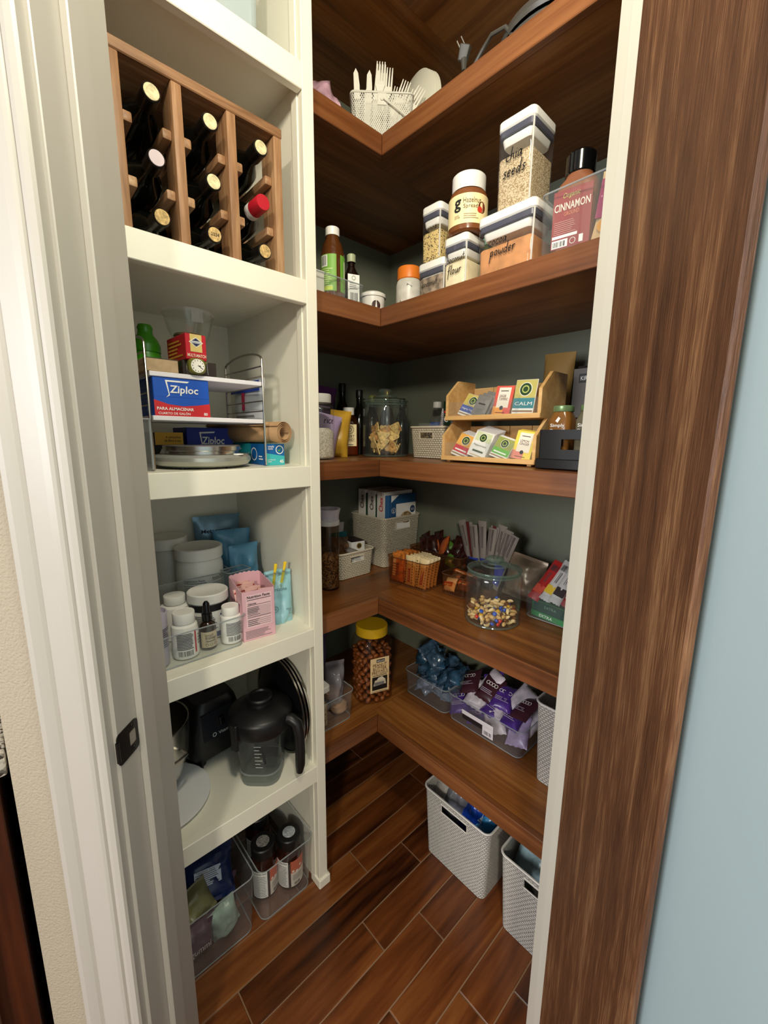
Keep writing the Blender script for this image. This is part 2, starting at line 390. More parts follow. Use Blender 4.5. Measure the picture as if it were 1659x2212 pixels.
    def done(s):
        for (name, mn), (v, f) in s.g.items(): mk(name, v, f, bpy.data.materials[mn], s.p)
        s.g = {}; return s

# ================================================================ setting
q2 = math.sqrt(.5)
def D(s, t): return ((s+t)*q2, (s-t)*q2)          # door-wall axes: s into the pantry, t to the right along the wall
def quad(s0, t0, s1, t1): return [D(s0, t0), D(s1, t0), D(s1, t1), D(s0, t1)]
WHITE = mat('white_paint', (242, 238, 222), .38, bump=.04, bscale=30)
TRIM_DIM = mat('trim_paint_dimmed', (182, 176, 167), .38, bump=.06, bscale=24)  # frame paint dimmed: shade put into the colour against strong front light
WALL_SHADE = mat('pantry_wall_paint_shaded', (114, 118, 102), .7, bump=.1, bscale=120)  # pale wall paint darkened; the pantry's shade is put into the colour
BLUE = mat('pale_blue_paint', (170, 191, 197), .6, bump=.05, bscale=90)
BEIGE = mat('beige_textured_paint', (170, 158, 138), .75, bump=1., bscale=240)
CEILM = mat('ceiling_paint', (225, 222, 212), .8)
GROUT = mat('tile_grout', (140, 108, 80), .9)
TILE = wood('wood_look_tile', ((40, 16, 6), (106, 56, 24), (152, 94, 46)), 'X', 45, 9, .10, .30, .12, .5, rand=.22, warp=2.2, pos=(.30, .52, .78))
SHX = wood('stained_shelf_wood', ((72, 39, 14), (128, 76, 32), (174, 116, 58)), 'X', 90, 7, .05, .36, .10, .5, rand=.06)
SHY = wood('stained_shelf_wood_across', ((72, 39, 14), (128, 76, 32), (174, 116, 58)), 'Y', 90, 7, .05, .36, .10, .5, rand=.06)
LIPX = wood('stained_lip_wood', ((70, 39, 18), (115, 67, 35), (148, 96, 56)), 'X', 120, 8, .04, .34, .1, .5, rand=.08)
LIPY = wood('stained_lip_wood_across', ((70, 39, 18), (115, 67, 35), (148, 96, 56)), 'Y', 120, 8, .04, .34, .1, .5, rand=.08)
DOORW = wood('door_wood', ((64, 39, 25), (100, 65, 42), (166, 124, 86)), 'Z', 480, 48, .05, .45, .6, .4, warp=.5, pos=(.32, .52, .78))
BLACKM = mat('black_metal', (14, 13, 13), .35, .3)

fl = struct(bx('floor', -3.2, -3.2, -.05, 1.6, 1.7, -.0016, GROUT))
tw, tl, gp = .0985, .61, .0034
joint = {3: .842, 4: .735, 5: .572, 6: .793, 7: .647, 8: .911, 9: .752, 10: .55, 11: .70, 2: .45, 1: .9}
tile_me = None
for row in range(-6, 14):
    y0 = .383+(row-4)*tw; j0 = joint.get(row, .2+.37*((row*5) % 7)/3)
    xs = j0
    while xs > (-.55 if row > 0 else -1.3): xs -= tl
    while xs < 1.36:
        if tile_me is None:
            o = bx('floor_tile', gp/2, gp/2, -.012, tl-gp/2, tw-gp/2, 0, TILE, fl, .0012); tile_me = o.data
            o.location = (xs, y0, 0)
        else: o = link('floor_tile', tile_me, fl, (xs, y0, 0))
        xs += tl

struct(bx('wall_back', -.4, 1.45, 0, 1.50, 1.55, 2.75, WALL_SHADE))
struct(prism('wall_right', [(1.364, -.33), (1.464, -.43), (1.464, 1.45), (1.364, 1.45)], 0, 2.75, WALL_SHADE))
struct(prism('wall_front_right', quad(.578, .325, .728, 1.15), 0, 2.75, WALL_SHADE))
wl = struct(prism('wall_front_left', [D(.578, -.475), D(.578, -.647), (-.049, 1.45), (.005, 1.45), (.005, .925), D(.728, -.58), D(.728, -.475)], 0, 2.75, BEIGE))
struct(prism('wall_hallway', quad(-1.9, .312, .5775, .42), 0, 2.75, BLUE))
struct(prism('wall_header', quad(.578, -.475, .728, .325), 2.70, 2.75, TRIM_DIM))
struct(prism('ceiling', [D(.578, -.66), D(.578, 1.2), (1.5, -.45), (1.5, 1.55), (-.1, 1.55)], 2.75, 2.80, CEILM))

# door frame
t1 = struct(prism('trim_1', quad(.578, -.475, .728, -.455), 0, 2.70, TRIM_DIM, bev=.0015))
prism('door_stop', quad(.628, -.4555, .664, -.443), 0, 2.70, TRIM_DIM, t1, .0018)
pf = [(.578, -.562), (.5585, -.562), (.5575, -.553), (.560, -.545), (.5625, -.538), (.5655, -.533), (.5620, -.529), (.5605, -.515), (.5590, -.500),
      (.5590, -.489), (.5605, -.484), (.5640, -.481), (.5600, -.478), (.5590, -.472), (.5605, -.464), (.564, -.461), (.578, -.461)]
prism('casing', [D(*p) for p in pf], 0, 2.74, TRIM_DIM, t1)
# strike plate on the latch jamb
sp = thing('strike_plate', 'black strike plate on the left door jamb', 'strike plate', (*D(.611, -.455), .937), -PI/4-PI/2)
sp.rotation_euler = (0, 0, math.atan2(*reversed([D(1, 0)[0], D(1, 0)[1]])))
def plate_poly(x0, x1, z0, z1, r): return [(x+(x0+x1)/2, z+(z0+z1)/2) for x, z in rrect(x1-x0, z1-z0, r, 4)]
bm = bmesh.new()
outer = [bm.verts.new((x, 0, z)) for x, z in plate_poly(-.036, .017, -.0285, .0285, .008)]
inner = [bm.verts.new((x, 0, z)) for x, z in plate_poly(-.006, .011, -.013, .013, .003)]
for i in range(len(outer)): j = (i+1) % len(outer); bm.faces.new((outer[i], outer[j], inner[j], inner[i]))
r_ = bmesh.ops.extrude_face_region(bm, geom=list(bm.faces))
bmesh.ops.translate(bm, verts=[g for g in r_['geom'] if isinstance(g, bmesh.types.BMVert)], vec=(0, -.0016, 0))
frombm('plate', bm, BLACKM, sp)
bx('latch_hole', -.006, -.0006, -.013, .011, -.0002, .013, mat('latch_hole_raw_wood', (150, 140, 126), .9, bump=.6, bscale=120), sp)
tube('curved_lip', [(-.0365, -.002, -.018), (-.0365, -.002, .018)], .003, BLACKM, sp)
for z in (-.021, .021): lathe('screw', [(0, .0012), (.0035, .0006), (.0038, 0)], BLACKM, sp, 12, (.004, -.0016, z), (PI/2, 0, 0))
t2 = struct(prism('trim_2', quad(.578, .307, .728, .325), 0, 2.70, WHITE, bev=.0015))  # same frame as the left jamb; its brighter light is in this paler paint
prism('door_stop', quad(.634, .296, .668, .3075), 0, 2.70, WHITE, t2, .0018)
d1 = struct(prism('door_1', quad(.397, .2905, .629, .3015), .012, 2.68, DOORW, bev=.0025))

# kitchen base cabinet past the corner of the wall
CH = wood('dark_cherry_wood', ((34, 12, 4), (74, 32, 12), (104, 50, 20)), 'Z', 90, 8, .06, .4, .05)
GRAN = speck('granite', (60, 54, 50), (205, 198, 186), 160, .25, .3, .6)
k = thing('base_cabinet', 'dark cherry kitchen base cabinet at the lower left edge beyond the wall', 'cabinet', (-.40, 1.2, 0))
bx('carcass', -.30, -.27, .09, .33, .25, .87, CH, k, .002)
bx('toe_kick', -.30, -.22, 0, .33, .25, .09, CH, k)
bx('door', -.28, -.292, .12, .28, -.272, .68, CH, k, .004)
bx('drawer', -.28, -.292, .70, .28, -.272, .85, CH, k, .004)
kc = tag(bx('countertop', -.72, .885, .872, -.052, 1.46, .914, GRAN, None, .006, 2), 'speckled granite countertop on the dark cherry cabinet', 'countertop')

# stained wood corner shelves
XF, YF, XW, YW, XP = .892, .987, 1.364, 1.45, .636
LV = [(.449, 'lowest stained wood corner shelf, holding the pretzel jar'), (.905, 'stained wood corner shelf holding the snack bins and trail mix jar'),
      (1.378, 'stained wood corner shelf holding the tea organizer and cracker jar'), (1.832, 'stained wood corner shelf holding the labelled dry goods canisters'),
      (2.289, 'stained wood corner shelf with the wire cutlery basket on it'), (2.75, 'topmost stained wood corner shelf, only its underside in view')]
TH = .053
for zt, lab in LV:
    k = thing('corner_shelf', lab, 'shelf', (0, 0, zt), group='stained wood corner shelves')
    prism('shelf_board', [(XP, YF+.019), (XF+.019, YF+.019), (XF+.019, 1.034), (XW, 1.034), (XW, YW), (XP, YW)], -TH+.001, -.001, SHX, k)
    prism('shelf_board', [(XF+.019, D(.728, 0)[0]*2-XF-.017), (XW, D(.728, 0)[0]*2-XW+.002), (XW, 1.033), (XF+.019, 1.033)], -TH+.001, -.001, SHY, k)
    prism('shelf_lip', [(XP, YF), (XF, YF), (XF+.019, YF+.0188), (XP, YF+.0188)], -TH, 0, LIPX, k, .0016)
    prism('shelf_lip', [(XF, .148), (XF+.0188, .129), (XF+.0188, YF+.0186), (XF, YF-.0004)], -TH, 0, LIPY, k, .0016)

# white built-in cabinet
cb = thing('pantry_cabinet', 'white painted built-in pantry cabinet with open shelves', 'cabinet', (0, 0, 0))
CX0, CX1, CYF, CYB = .006, .607, .9425, 1.447
bx('side_panel', CX1+.002, CYF+.02, 0, XP-.001, 1.449, 2.745, WHITE, cb)
bx('back_panel', CX0, CYB-.006, 0, CX1+.002, 1.449, 2.745, WHITE, cb)
bx('face_stile', CX1-.003, CYF, 0, XP-.001, CYF+.0205, 2.745, WHITE, cb, .0015)
bx('stile_bead', CX1-.006, CYF+.0205, 0, CX1+.002, CYF+.045, 2.745, WHITE, cb, .001)
pl = prism('plinth_block', [(.600, .936), (.643, .936), (.643, .975), (.600, .975)], 0, .034, WHITE, cb, .003)
for z in (.457, .907, 1.372, 1.829, 2.287):
    b = bx('cabinet_shelf', CX0, CYF+.02, z-.024, CX1+.002, CYB-.006, z, WHITE, cb)
    bx('shelf_lip', .13, CYF-.0006, z-.055, CX1-.003, CYF+.02, z+.0004, WHITE, b, .0016)

# ================================================================ things in the white cabinet
def pc(r, g, b, rough=.5): return mat('print_%d_%d_%d' % (r, g, b), (r, g, b), rough)
WH, BK, GY = pc(246, 245, 241), pc(22, 20, 22), pc(120, 118, 118)
PLW = mat('white_plastic', (238, 236, 230), .32); PLB = mat('black_plastic', (17, 17, 19), .4); PLBG = mat('black_gloss_plastic', (10, 10, 11), .15)
CLR = clear('clear_acrylic', (252, 253, 253), .03, 1.42, .03, (225, 230, 235)); CLE = clear('clear_acrylic_edge', (205, 212, 215), .05, 1.5, .30, (225, 230, 232))
GLS = clear('clear_glass', (251, 253, 252), .02, 1.5, .008); GLE = clear('glass_edge', (222, 236, 230), .03, 1.6, .07, (200, 215, 208))
FILM = clear('clear_film', (250, 250, 250), .12, 1.5, .10)
STEEL = mat('brushed_steel', (196, 194, 188), .24, 1); CHROME = mat('chrome_wire', (190, 186, 178), .22, 1)
CARD = mat('brown_card', (188, 160, 124), .8, var=.08, vscale=40)
RACKW = wood('acacia_rack_wood', ((104, 68, 40), (160, 118, 82), (204, 168, 128)), 'Z', 140, 14, .08, .5, .2, .4, rand=.1)
RACKY = wood('acacia_rack_rail', ((104, 68, 40), (160, 118, 82), (204, 168, 128)), 'Y', 140, 14, .08, .5, .2, .4, rand=.1)
RACKX = wood('acacia_rack_board', ((104, 68, 40), (160, 118, 82), (204, 168, 128)), 'X', 140, 14, .08, .5, .2, .4, rand=.1)
WINEG = mat('dark_bottle_glass', (10, 12, 9), .12); 
ZB, ZCc, ZDd, ZEe = 1.8295, 1.3725, .9075, .4575

def sealed_bin(name, label, w, d, h, loc, rz, r=.018, taper=.94, low=None, slots=(), group=None, cat='bin'):
    k = thing(name, label, cat, loc, rz, group)
    binm('bin_body', w, d, h, CLR, k, r, .0022, taper, slots, low=low)
    if low is None: rimtube('rim', w-.001, d-.001, r, h, .0018, CLE, k)
    kk = taper; rimtube('base_edge', w*kk-.002, d*kk-.002, r, .002, .0016, CLE, k)
    return k

# storage tub on the top cabinet shelf
k = thing('storage_tub', 'translucent grey storage tub on the top white cabinet shelf', 'tub', (.40, 1.20, 2.2875))
TUBM = mat('translucent_grey_plastic', (176, 188, 192), .35)
binm('tub_body', .32, .34, .24, TUBM, k, .03, .003, .96); 
for x in (-.05, .05, .13): bx('moulded_rib', x-.004, -.1665, .004, x+.004, -.160, .22, TUBM, k, .001)

# wine rack
k = thing('wine_rack', 'acacia wood wine rack on the white cabinet shelf', 'wine rack', (0, 0, ZB))
PX = [(.213, .231), (.316, .335), (.4215, .4415), (.528, .5475)]
for a, b in PX:
    bx('post', a, .945, 0, b, 1.005, .2795, RACKW, k, .0022, 2); bx('post', a, 1.13, 0, b, 1.17, .2795, RACKW, k, .0022, 2)
bx('top_board', .212, .944, .2798, .549, 1.172, .2995, RACKX, k, .002)
for z in (.182, .077):
    for i, (a, b) in enumerate(PX):
        if i > 0: bx('bottle_rail', a-.0175, .957, z, a-.0003, 1.168, z+.0185, RACKY, k, .0035, 2)
        if i < 3: bx('bottle_rail', b+.0003, .957, z, b+.0175, 1.168, z+.0185, RACKY, k, .0035, 2)
BP = [(0, 0), (.034, 0), (.0365, .004), (.0365, .185), (.033, .212), (.022, .232), (.0155, .246), (.0145, .256), (.0145, .284), (.0158, .2845), (.0158, .299), (.0145, .3005), (0, .3005)]
KORK = mat('cream_cap', (222, 206, 160), .6, var=.15, vscale=150); FOIL = mat('dark_foil', (28, 26, 24), .3, .4)
caps = [((.275, 2.058), KORK, 'top row, left bay'), ((.379, 2.058), KORK, 'top row, middle bay'), ((.486, 2.058), KORK, 'top row, right bay'),
        ((.275, 1.953), mat('lilac_cap', (206, 188, 192), .5), 'middle row, left bay'), ((.3795, 1.953), KORK, 'middle row, middle bay'), ((.486, 1.953), None, 'middle row, right bay'),
        ((.278, 1.8668), mat('tan_cork', (206, 172, 112), .7, var=.2, vscale=160), 'bottom row, left bay'), ((.377, 1.8668), MT['tan_cork'], 'bottom row, middle bay'), ((.489, 1.8668), MT['tan_cork'], 'bottom row, right bay')]
REDF = mat('red_foil', (186, 28, 44), .35)
for i, ((x, z), cm, where) in enumerate(caps):
    lab = {3: 'dark wine bottle with a lilac cap in the wine rack, ', 5: 'red-capped dark wine bottle in the wine rack, '}.get(i, 'cork-topped dark wine bottle in the wine rack, ' if i > 5 else 'cream-capped dark wine bottle in the wine rack, ')+where
    low = i > 5; t_ = math.radians(5) if low else 0
    k = thing('wine_bottle', lab, 'bottle', (x, (.925 if not low else .928)+.3005, z+(.0165 if low else 0)), group='wine bottles in the rack', rot=(PI/2+t_, 0, 0))
    lathe('bottle_glass', BP, WINEG, k, 24)
    if i == 5:
        lathe('capsule', [(.0156, .246), (.0164, .25), (.0164, .300), (.0150, .3025), (0, .3025)], REDF, k, 24)
        lathe('white_band', [(.0157, .235), (.0169, .238), (.0169, .262)], WH, k, 24)
    else:
        lathe('neck_ring', [(.0146, .262), (.0160, .263), (.0160, .2995), (.0140, .302), (.0134, .3015)], FOIL, k, 24)
        lathe('cap_top', [(.0136, .3010), (.0128, .3022), (0, .3024)], cm, k, 24)
        if i == 7: Pr(k, o=(0, 0, .3024), tilt=-PI/2).text('2024', 0, 0, .006, BK, lay=1).done()

# ---- middle upper compartment
def carton(name, label, w, d, h, m, loc, rz=0, cat='box', group=None, bev=.0012):
    k = thing(name, label, cat, loc, rz, group); bx('carton', -w/2, 0, 0, w/2, d, h, m, k, bev); return k
# wire shelf organizer
k = thing('wire_shelf_organizer', 'two-tier white shelf organizer with wire end frames', 'organizer', (0, 0, ZCc))
SW = mat('white_laminate', (236, 232, 238), .4)
sh = bx('tier_shelf', .250, 1.0, .1085, .503, 1.235, .1185, SW, k, .001); sh2 = bx('tier_shelf', .250, 1.0, .2005, .503, 1.235, .2105, SW, k, .001)
for x in (.245, .508):
    y0, y1, zt = 1.004, 1.232, .286
    pts = [(x, y0, .003), (x, y0, zt-.02)]+[(x, y0+.114-.114*math.cos(a), zt-.02+.022*math.sin(a)) for a in [PI*i/10 for i in range(1, 10)]]+[(x, y1, zt-.02), (x, y1, .003)]
    tube('end_frame', pts, .0028, CHROME, k, 8)
    for z in (.108, .14, .165, .201, .225, .25): tube('cross_wire', [(x, y0, z), (x, y1, z)], .0018, CHROME, k, 6)
ZIPB = pc(16, 84, 190); ZIPD = pc(10, 44, 150); ZRED = pc(206, 38, 44); ZGRN = pc(96, 176, 60)
k = carton('food_bag_box', 'blue and red box of quart storage bags on the wire organizer', .117, .20, .082, ZIPB, (.3135, 1.003, ZCc+.1187))
p = Pr(k)
p.poly([(-.0585, 0), (.0585, 0), (.0585, .030), (.03, .025), (0, .022), (-.03, .025), (-.0585, .034)], ZRED, lay=0)
p.poly([(-.034, .039), (-.028, .046), (-.034, .076), (.016, .076), (.012, .0725), (-.030, .0725), (-.026, .044)], WH, lay=1)
p.text('Ziploc', .004, .055, .021, WH, w=.060, bold=.018, ital=.08).text('PARA ALMACENAR', -.016, .0155, .0065, WH, w=.076, bold=.02).text('CUARTO DE GALÓN', -.019, .0062, .0062, WH, w=.066, bold=.01)
p.text('80', .048, .0065, .0065, WH, bold=.02).rect(-.0585, .0405, .0585, .0408, ZIPD, 'flap_edge').done()
Pr(k, y=0, rz=-PI/2, o=(-.0585, .1, 0)).lines(-.08, .01, .08, .07, 6, pc(60, 110, 190)).done()
# upper tier
k = carton('card_box', 'small plain brown card box on the wire organizer', .066, .10, .0275, CARD, (.2765, 1.003, ZCc+.2107))
p = Pr(k); p.rect(-.033, .026, .033, .0275, pc(60, 46, 36), 'box_edge').done()
k = carton('dark_box', 'dark flat box behind the small alarm clock', .076, .085, .034, pc(42, 30, 26), (.362, 1.022, ZCc+.2107)); Pr(k).lines(-.03, .004, -.006, .028, 9, pc(180, 176, 170)).done()
k = carton('match_box', 'red box of multi-match sticks above the alarm clock', .046, .110, .055, pc(192, 26, 44), (.352, 1.008, ZCc+.2450)); k.rotation_euler = (0, 0, .06)
p = Pr(k); p.rect(-.013, .017, .013, .0545, pc(222, 196, 120), 'gold_panel', 0).poly([(0, .026), (.016, .0375), (0, .049), (-.016, .0375)], pc(236, 226, 196), lay=1)
p.poly([(0, .0285), (.0125, .0375), (0, .0465), (-.0125, .0375)], pc(30, 44, 92), lay=2).rect(-.011, .0352, .011, .0398, WH, 'name_band', 3).text('Diamond', 0, .0375, .003, pc(40, 50, 110), w=.019, lay=4, bold=.02)
p.text('MULTI-MATCH', 0, .009, .0068, pc(244, 226, 200), w=.041, bold=.015).done()
Pr(k, rz=-PI/2, o=(-.023, .055, 0)).lines(-.045, .008, .045, .048, 5, pc(210, 160, 60), jag=.5).done()
k = thing('alarm_clock', 'small olive green alarm clock with a white dial', 'clock', (.3465, .998, ZCc+.2108))
OLV = mat('olive_enamel', (112, 110, 44), .35)
rbox('clock_case', .037, .034, -.0085, .0085, OLV, k, .012, 1, .003, (0, 0, .0185), (PI/2, 0, 0))
lathe('dial', [(0, .0012), (.0145, .0012), (.0148, 0)], mat('dial_white', (240, 236, 226), .5), k, 28, (0, -.0084, .0185), (PI/2, 0, 0))
p = Pr(k, y=-.0096, o=(0, 0, .0185))
for i in range(12):
    a = PI*i/6; p.rect(.0115*math.sin(a)-.0007, .0115*math.cos(a)-.0012, .0115*math.sin(a)+.0007, .0115*math.cos(a)+.0012, BK, 'hour_mark')
p.poly([(0, .0008), (.0085, -.0062), (.009, -.0052), (.0004, .002)], BK, 'minute_hand').poly([(-.0006, 0), (.0058, -.0008), (.0058, .0006), (0, .001)], BK, 'hour_hand', 2).done()
tube('winding_stem', [(.0185, 0, .027), (.024, 0, .028)], .0018, OLV, k); tube('chain', [(.023, 0, .028), (.0245, .002, .016), (.026, .003, .003)], .0008, CHROME, k)
k = thing('glass_bowl', 'lidded clear glass bowl on top of the match box', 'bowl', (.372, 1.105, ZCc+.3002))
lathe('bowl_glass', [(.030, 0), (.036, .002), (.046, .02), (.054, .05), (.0565, .062), (.0545, .062), (.052, .05), (.044, .021), (.034, .004), (0, .004)], GLS, k, 36)
lathe('lid', [(.0575, .058), (.0585, .062), (.0585, .0665), (.055, .0675), (0, .067)], FILM, k, 36)
rbox('lid_clip', .026, .003, .035, .066, FILM, k, .001, 1, .0008, (0, -.0595, 0))
lathe('food_remnant', [(0, .0045), (.03, .0045), (.036, .012), (.034, .016), (0, .014)], mat('herb_mix', (120, 110, 70), .9, var=.4, vscale=60), k, 20)
k = thing('sippy_bottle', 'bright green plastic sippy bottle on the wire organizer', 'bottle', (.286, 1.15, ZCc+.2107))
GRP = mat('green_plastic', (60, 140, 20), .3)
lathe('bottle_body', [(0, 0), (.029, 0), (.030, .004), (.030, .055), (.0285, .060)], GRP, k, 28)
lathe('screw_top', [(.0305, .060), (.0305, .075), (.026, .088), (.017, .100), (.0155, .108), (.017, .115), (.014, .1225), (0, .1235)], GRP, k, 28)

# bag of parchment behind the wire frame
k = thing('parchment_bag', 'clear bag of parchment sheets with blue top between the wire frame and cabinet side', 'bag', (.556, 1.19, ZCc+.0005), -PI/2)
pouch('bag_film', .20, .235, .020, mat('pale_bag_film', (214, 220, 226), .3), k, seed=3, rough=.04)
p = Pr(k, y=-.0125); p.rect(-.095, .20, .095, .228, pc(24, 60, 160), 'blue_header', 0).rect(-.095, .01, .095, .065, pc(96, 160, 206), 'blue_band', 0).text('PARCHMENT', -.01, .10, .020, BK, w=.15, ital=.1).lines(-.06, .130, .06, .142, 1, GY).rect(-.02, .15, .0, .2, pc(200, 40, 90), 'red_flash', 1).done()

# ---- lower shelf of that compartment
k = thing('kitchen_scale', 'round silver kitchen scale at the shelf front', 'scale', (.372, 1.068, ZCc))
SLV = mat('silver_plastic', (178, 180, 172), .3, .55)
lathe('scale_base', [(0, .004), (.095, .004), (.106, .008), (.113, .018), (.1125, .026), (.104, .032), (0, .033)], SLV, k, 48)
lathe('platform', [(.084, .033), (.084, .040), (.0885, .042), (.0890, .052), (.086, .0545), (0, .0550)], STEEL, k, 48)
for a in range(5): lathe('foot', [(0, 0), (.006, 0), (.006, .0045)], PLB, k, 12, (.085*math.cos(a*1.257-1.2), .085*math.sin(a*1.257-1.2), 0))
lathe('button', [(.0, .0030), (.011, .0025), (.012, 0)], PLW, k, 20, (.055, -.083, .0318))
k = carton('filter_box', 'black and yellow box of water filter cartridges behind the scale', .074, .15, .084, pc(24, 22, 20), (.331, 1.19, ZCc), 0)
p = Pr(k); p.rect(-.034, .052, .034, .084, pc(238, 182, 48), 'yellow_panel', 0).text('6 cartouches', .010, .072, .0062, pc(60, 36, 16), w=.036, bold=.01).text('de filtre à eau', .008, .063, .0062, pc(60, 36, 16), w=.040, bold=.01)
p.poly([(x-.014+.018, z) for x, z in [(-.03, .03), (-.024, .042), (-.01, .042), (-.006, .048), (.010, .046), (.016, .030)]], WH, 'printed_cartridge').done()
k = carton('food_bag_box', 'blue and green zip bag box standing behind the scale', .125, .13, .098, ZIPD, (.4365, 1.185, ZCc), -.03)
p = Pr(k); p.poly([(-.0575, 0), (.0575, 0), (.0575, .020), (0, .008), (-.0575, .028)], ZGRN, lay=0).poly([(-.030, .036), (-.024, .043), (-.030, .086), (.012, .088), (.010, .084), (-.026, .082), (-.021, .042)], WH)
p.text('Ziploc', .006, .060, .027, WH, w=.062, bold=.018, ital=.08).lines(.02, .003, .05, .010, 1, WH).done()
# parchment paper carton and brown paper roll
k = thing('parchment_paper_box', 'teal box of parchment paper under the brown paper roll', 'box', (.5445, 1.02, ZCc))
TEAL = pc(28, 150, 160); TEALB = pc(12, 96, 168)
bx('carton', -.0265, -.29, 0, .0265, 0, .056, TEAL, k, .001)
k.children[0].data.transform(Matrix.Rotation(PI, 4, 'Z'))
p = Pr(k); p.poly([(-.0265, 0), (.0265, .0), (.0265, .024), (-.0265, .032)], pc(60, 184, 190), lay=0).poly([(-.0265, .032), (.0265, .024), (.0265, .056), (-.0265, .056)], TEALB, lay=0)
p.text('simply\ndone', -.013, .047, .011, WH, w=.018, bold=.01).ring(.012, .041, .0115, .0022, WH).poly([(.005, .043), (.010, .035), (.020, .051), (.010, .040)], ZGRN, lay=3).text('45', .017, .010, .009, WH, bold=.02).text('parchment\npaper', -.012, .012, .010, WH, w=.022).done()
p = Pr(k, rz=-PI/2, o=(-.0265, .145, 0)); p.rect(.055, .0, .145, .056, TEALB, 'blue_panel', 0).text('parchment paper', -.02, .026, .014, WH, w=.13, rot=PI).ring(.075, .028, .018, .003, WH).lines(.103, .014, .128, .028, 2, WH).lines(-.12, .040, .0, .05, 2, WH).done()
k = thing('brown_paper_roll', 'roll of brown kraft paper resting on the teal box', 'paper roll', (.562, 1.0, ZCc+.0566+.0295))
KRA = mat('kraft_paper', (178, 140, 100), .75, var=.06, vscale=20)
sp_ = [((.0145+.0140*i/72)*math.cos(i/72*2*PI*3.4), (.0145+.0140*i/72)*math.sin(i/72*2*PI*3.4)) for i in range(73)]
v, f = [], []
for y in (0, .30):
    for a, b in sp_: v.append((a, y, b))
for i in range(72): f.append((i, i+1, 73+i+1, 73+i))
roll = mk('rolled_sheet', v, f, KRA, k, 1.2); md = roll.modifiers.new('thickness', 'SOLIDIFY'); md.thickness = .0012
k.rotation_euler = (0, 0, .27)
# clear organizer with a bottle at the left edge
k = thing('acrylic_organizer', 'tall clear acrylic organizer at the left end of the wire shelf', 'organizer', (.186, 1.055, ZCc))
binm('organizer_body', .112, .13, .110, CLR, k, .004, .003, 1.0); rimtube('rim', .112, .13, .004, .110, .0018, CLE, k)
for sx in (-1, 1): tube('corner_edge', [(sx*.054, -.063, .004), (sx*.054, -.063, .109)], .0025, CLE, k)
k = thing('squeeze_bottle', 'white-capped bottle with a dark label inside the clear acrylic organizer', 'bottle', (.205, 1.05, ZCc+.0032))
lathe('bottle_body', [(0, 0), (.027, 0), (.028, .003), (.028, .10), (.022, .118), (.012, .126)], mat('wine_red_plastic', (110, 22, 48), .3), k, 24)
lathe('cap', [(.014, .124), (.014, .136), (.009, .150), (.0065, .165), (.0065, .175), (0, .176)], PLW, k, 20)
p = Pr(k, R=.028); p.rect(-.04, .03, .04, .095, pc(32, 34, 44), lay=0).text('C', .0, .075, .018, WH).lines(-.02, .034, .02, .055, 4, pc(90, 130, 160)).done()

# ---- supplements compartment
TXT = pc(70, 68, 72)
def jar(name, label, r, h, loc, body, lidm, lid_h, lid_r=None, neck=.82, cat='jar', rz=0, group=None, shoulder=.10):
    k = thing(name, label, cat, loc, rz, group); lr = lid_r or r*neck+.002; zb = h-lid_h
    lathe('jar_body', [(0, 0), (r*.94, 0), (r, r*.08), (r, zb-h*shoulder), (r*.96, zb-h*shoulder*.55), (r*neck, zb-.002), (r*neck, zb+.004)], body, k, 32)
    n = 36; v = []
    lathe('lid', [(lr*.985, zb), (lr, zb+.001), (lr, h-.0025), (lr*.965, h-.0004), (lr*.9, h-.0003), (lr*.88, h-.001), (0, h-.0008)], lidm, k, n)
    return k
clear_low = sealed_bin('clear_bin', 'low clear bin of supplement bottles on the white shelf', .345, .20, .082, (.252, 1.083, ZDd), 0, .016, .95)
zb_ = ZDd+.0032
k = jar('protein_tub', 'large white tub with supplement facts printed on it', .066, .216, (.4076, 1.262, ZDd+.0005), PLW, PLW, .034, .067, .93, 'tub')
p = Pr(k, R=.066, o=(0, 0, 0)); p.rect(-.072, .045, .0, .128, WH, 'label_panel', 0).text('Supplement Facts', -.040, .124, .0085, BK, w=.060, bold=.012).text('Amino Profile', .036, .127, .0085, BK, w=.052, bold=.012)
p.rect(-.070, .117, -.006, .1185, BK, 'rule', 2).rect(.010, .120, .062, .1212, BK, 'rule', 2).lines(-.070, .052, -.006, .114, 12, GY, fill=.3, jag=.1).lines(.010, .052, .062, .116, 13, GY, fill=.3, jag=.1).rect(-.072, .046, -.004, .048, BK, 'rule', 2).done()
k = jar('protein_tub', 'white tub at the back behind the supplement facts tub', .060, .232, (.350, 1.378, ZDd+.0005), mat('frosted_plastic', (214, 212, 204), .35), PLW, .034, .061, .93, 'tub')
sealed_bin('clear_bin', 'tall clear bin with cut-out handles around the big white tubs', .31, .254, .14, (.323, 1.3165, ZDd), 0, .02, .995, slots=((0, .045, .10, .122),))
k = jar('pill_jar', 'squat white jar with a narrow cap behind the white bottle', .037, .118, (.300, 1.150, zb_), PLW, PLW, .022, .027, .66)
Pr(k, R=.037).lines(-.02, .01, .03, .05, 6, GY).done()
k = jar('cream_jar', 'white-lidded jar with a dark band and blue label', .051, .124, (.375, 1.114, zb_), PLW, mat('lid_white', (238, 236, 230), .5, bump=.3, bscale=140), .026, .0525, .97)
p = Pr(k, R=.0512); p.rect(-.08, .078, .08, .096, BK, 'dark_band', 0).rect(.012, .03, .032, .068, pc(26, 70, 150), 'blue_panel', 1).lines(-.06, .03, .005, .07, 8, GY).rect(-.07, .006, .07, .02, pc(40, 60, 120), 'base_band', 0).done()
k = jar('pill_bottle', 'white pill bottle with a red stripe on its label', .0305, .114, (.286, 1.031, zb_), PLW, PLW, .027, .0255, .78, 'bottle')
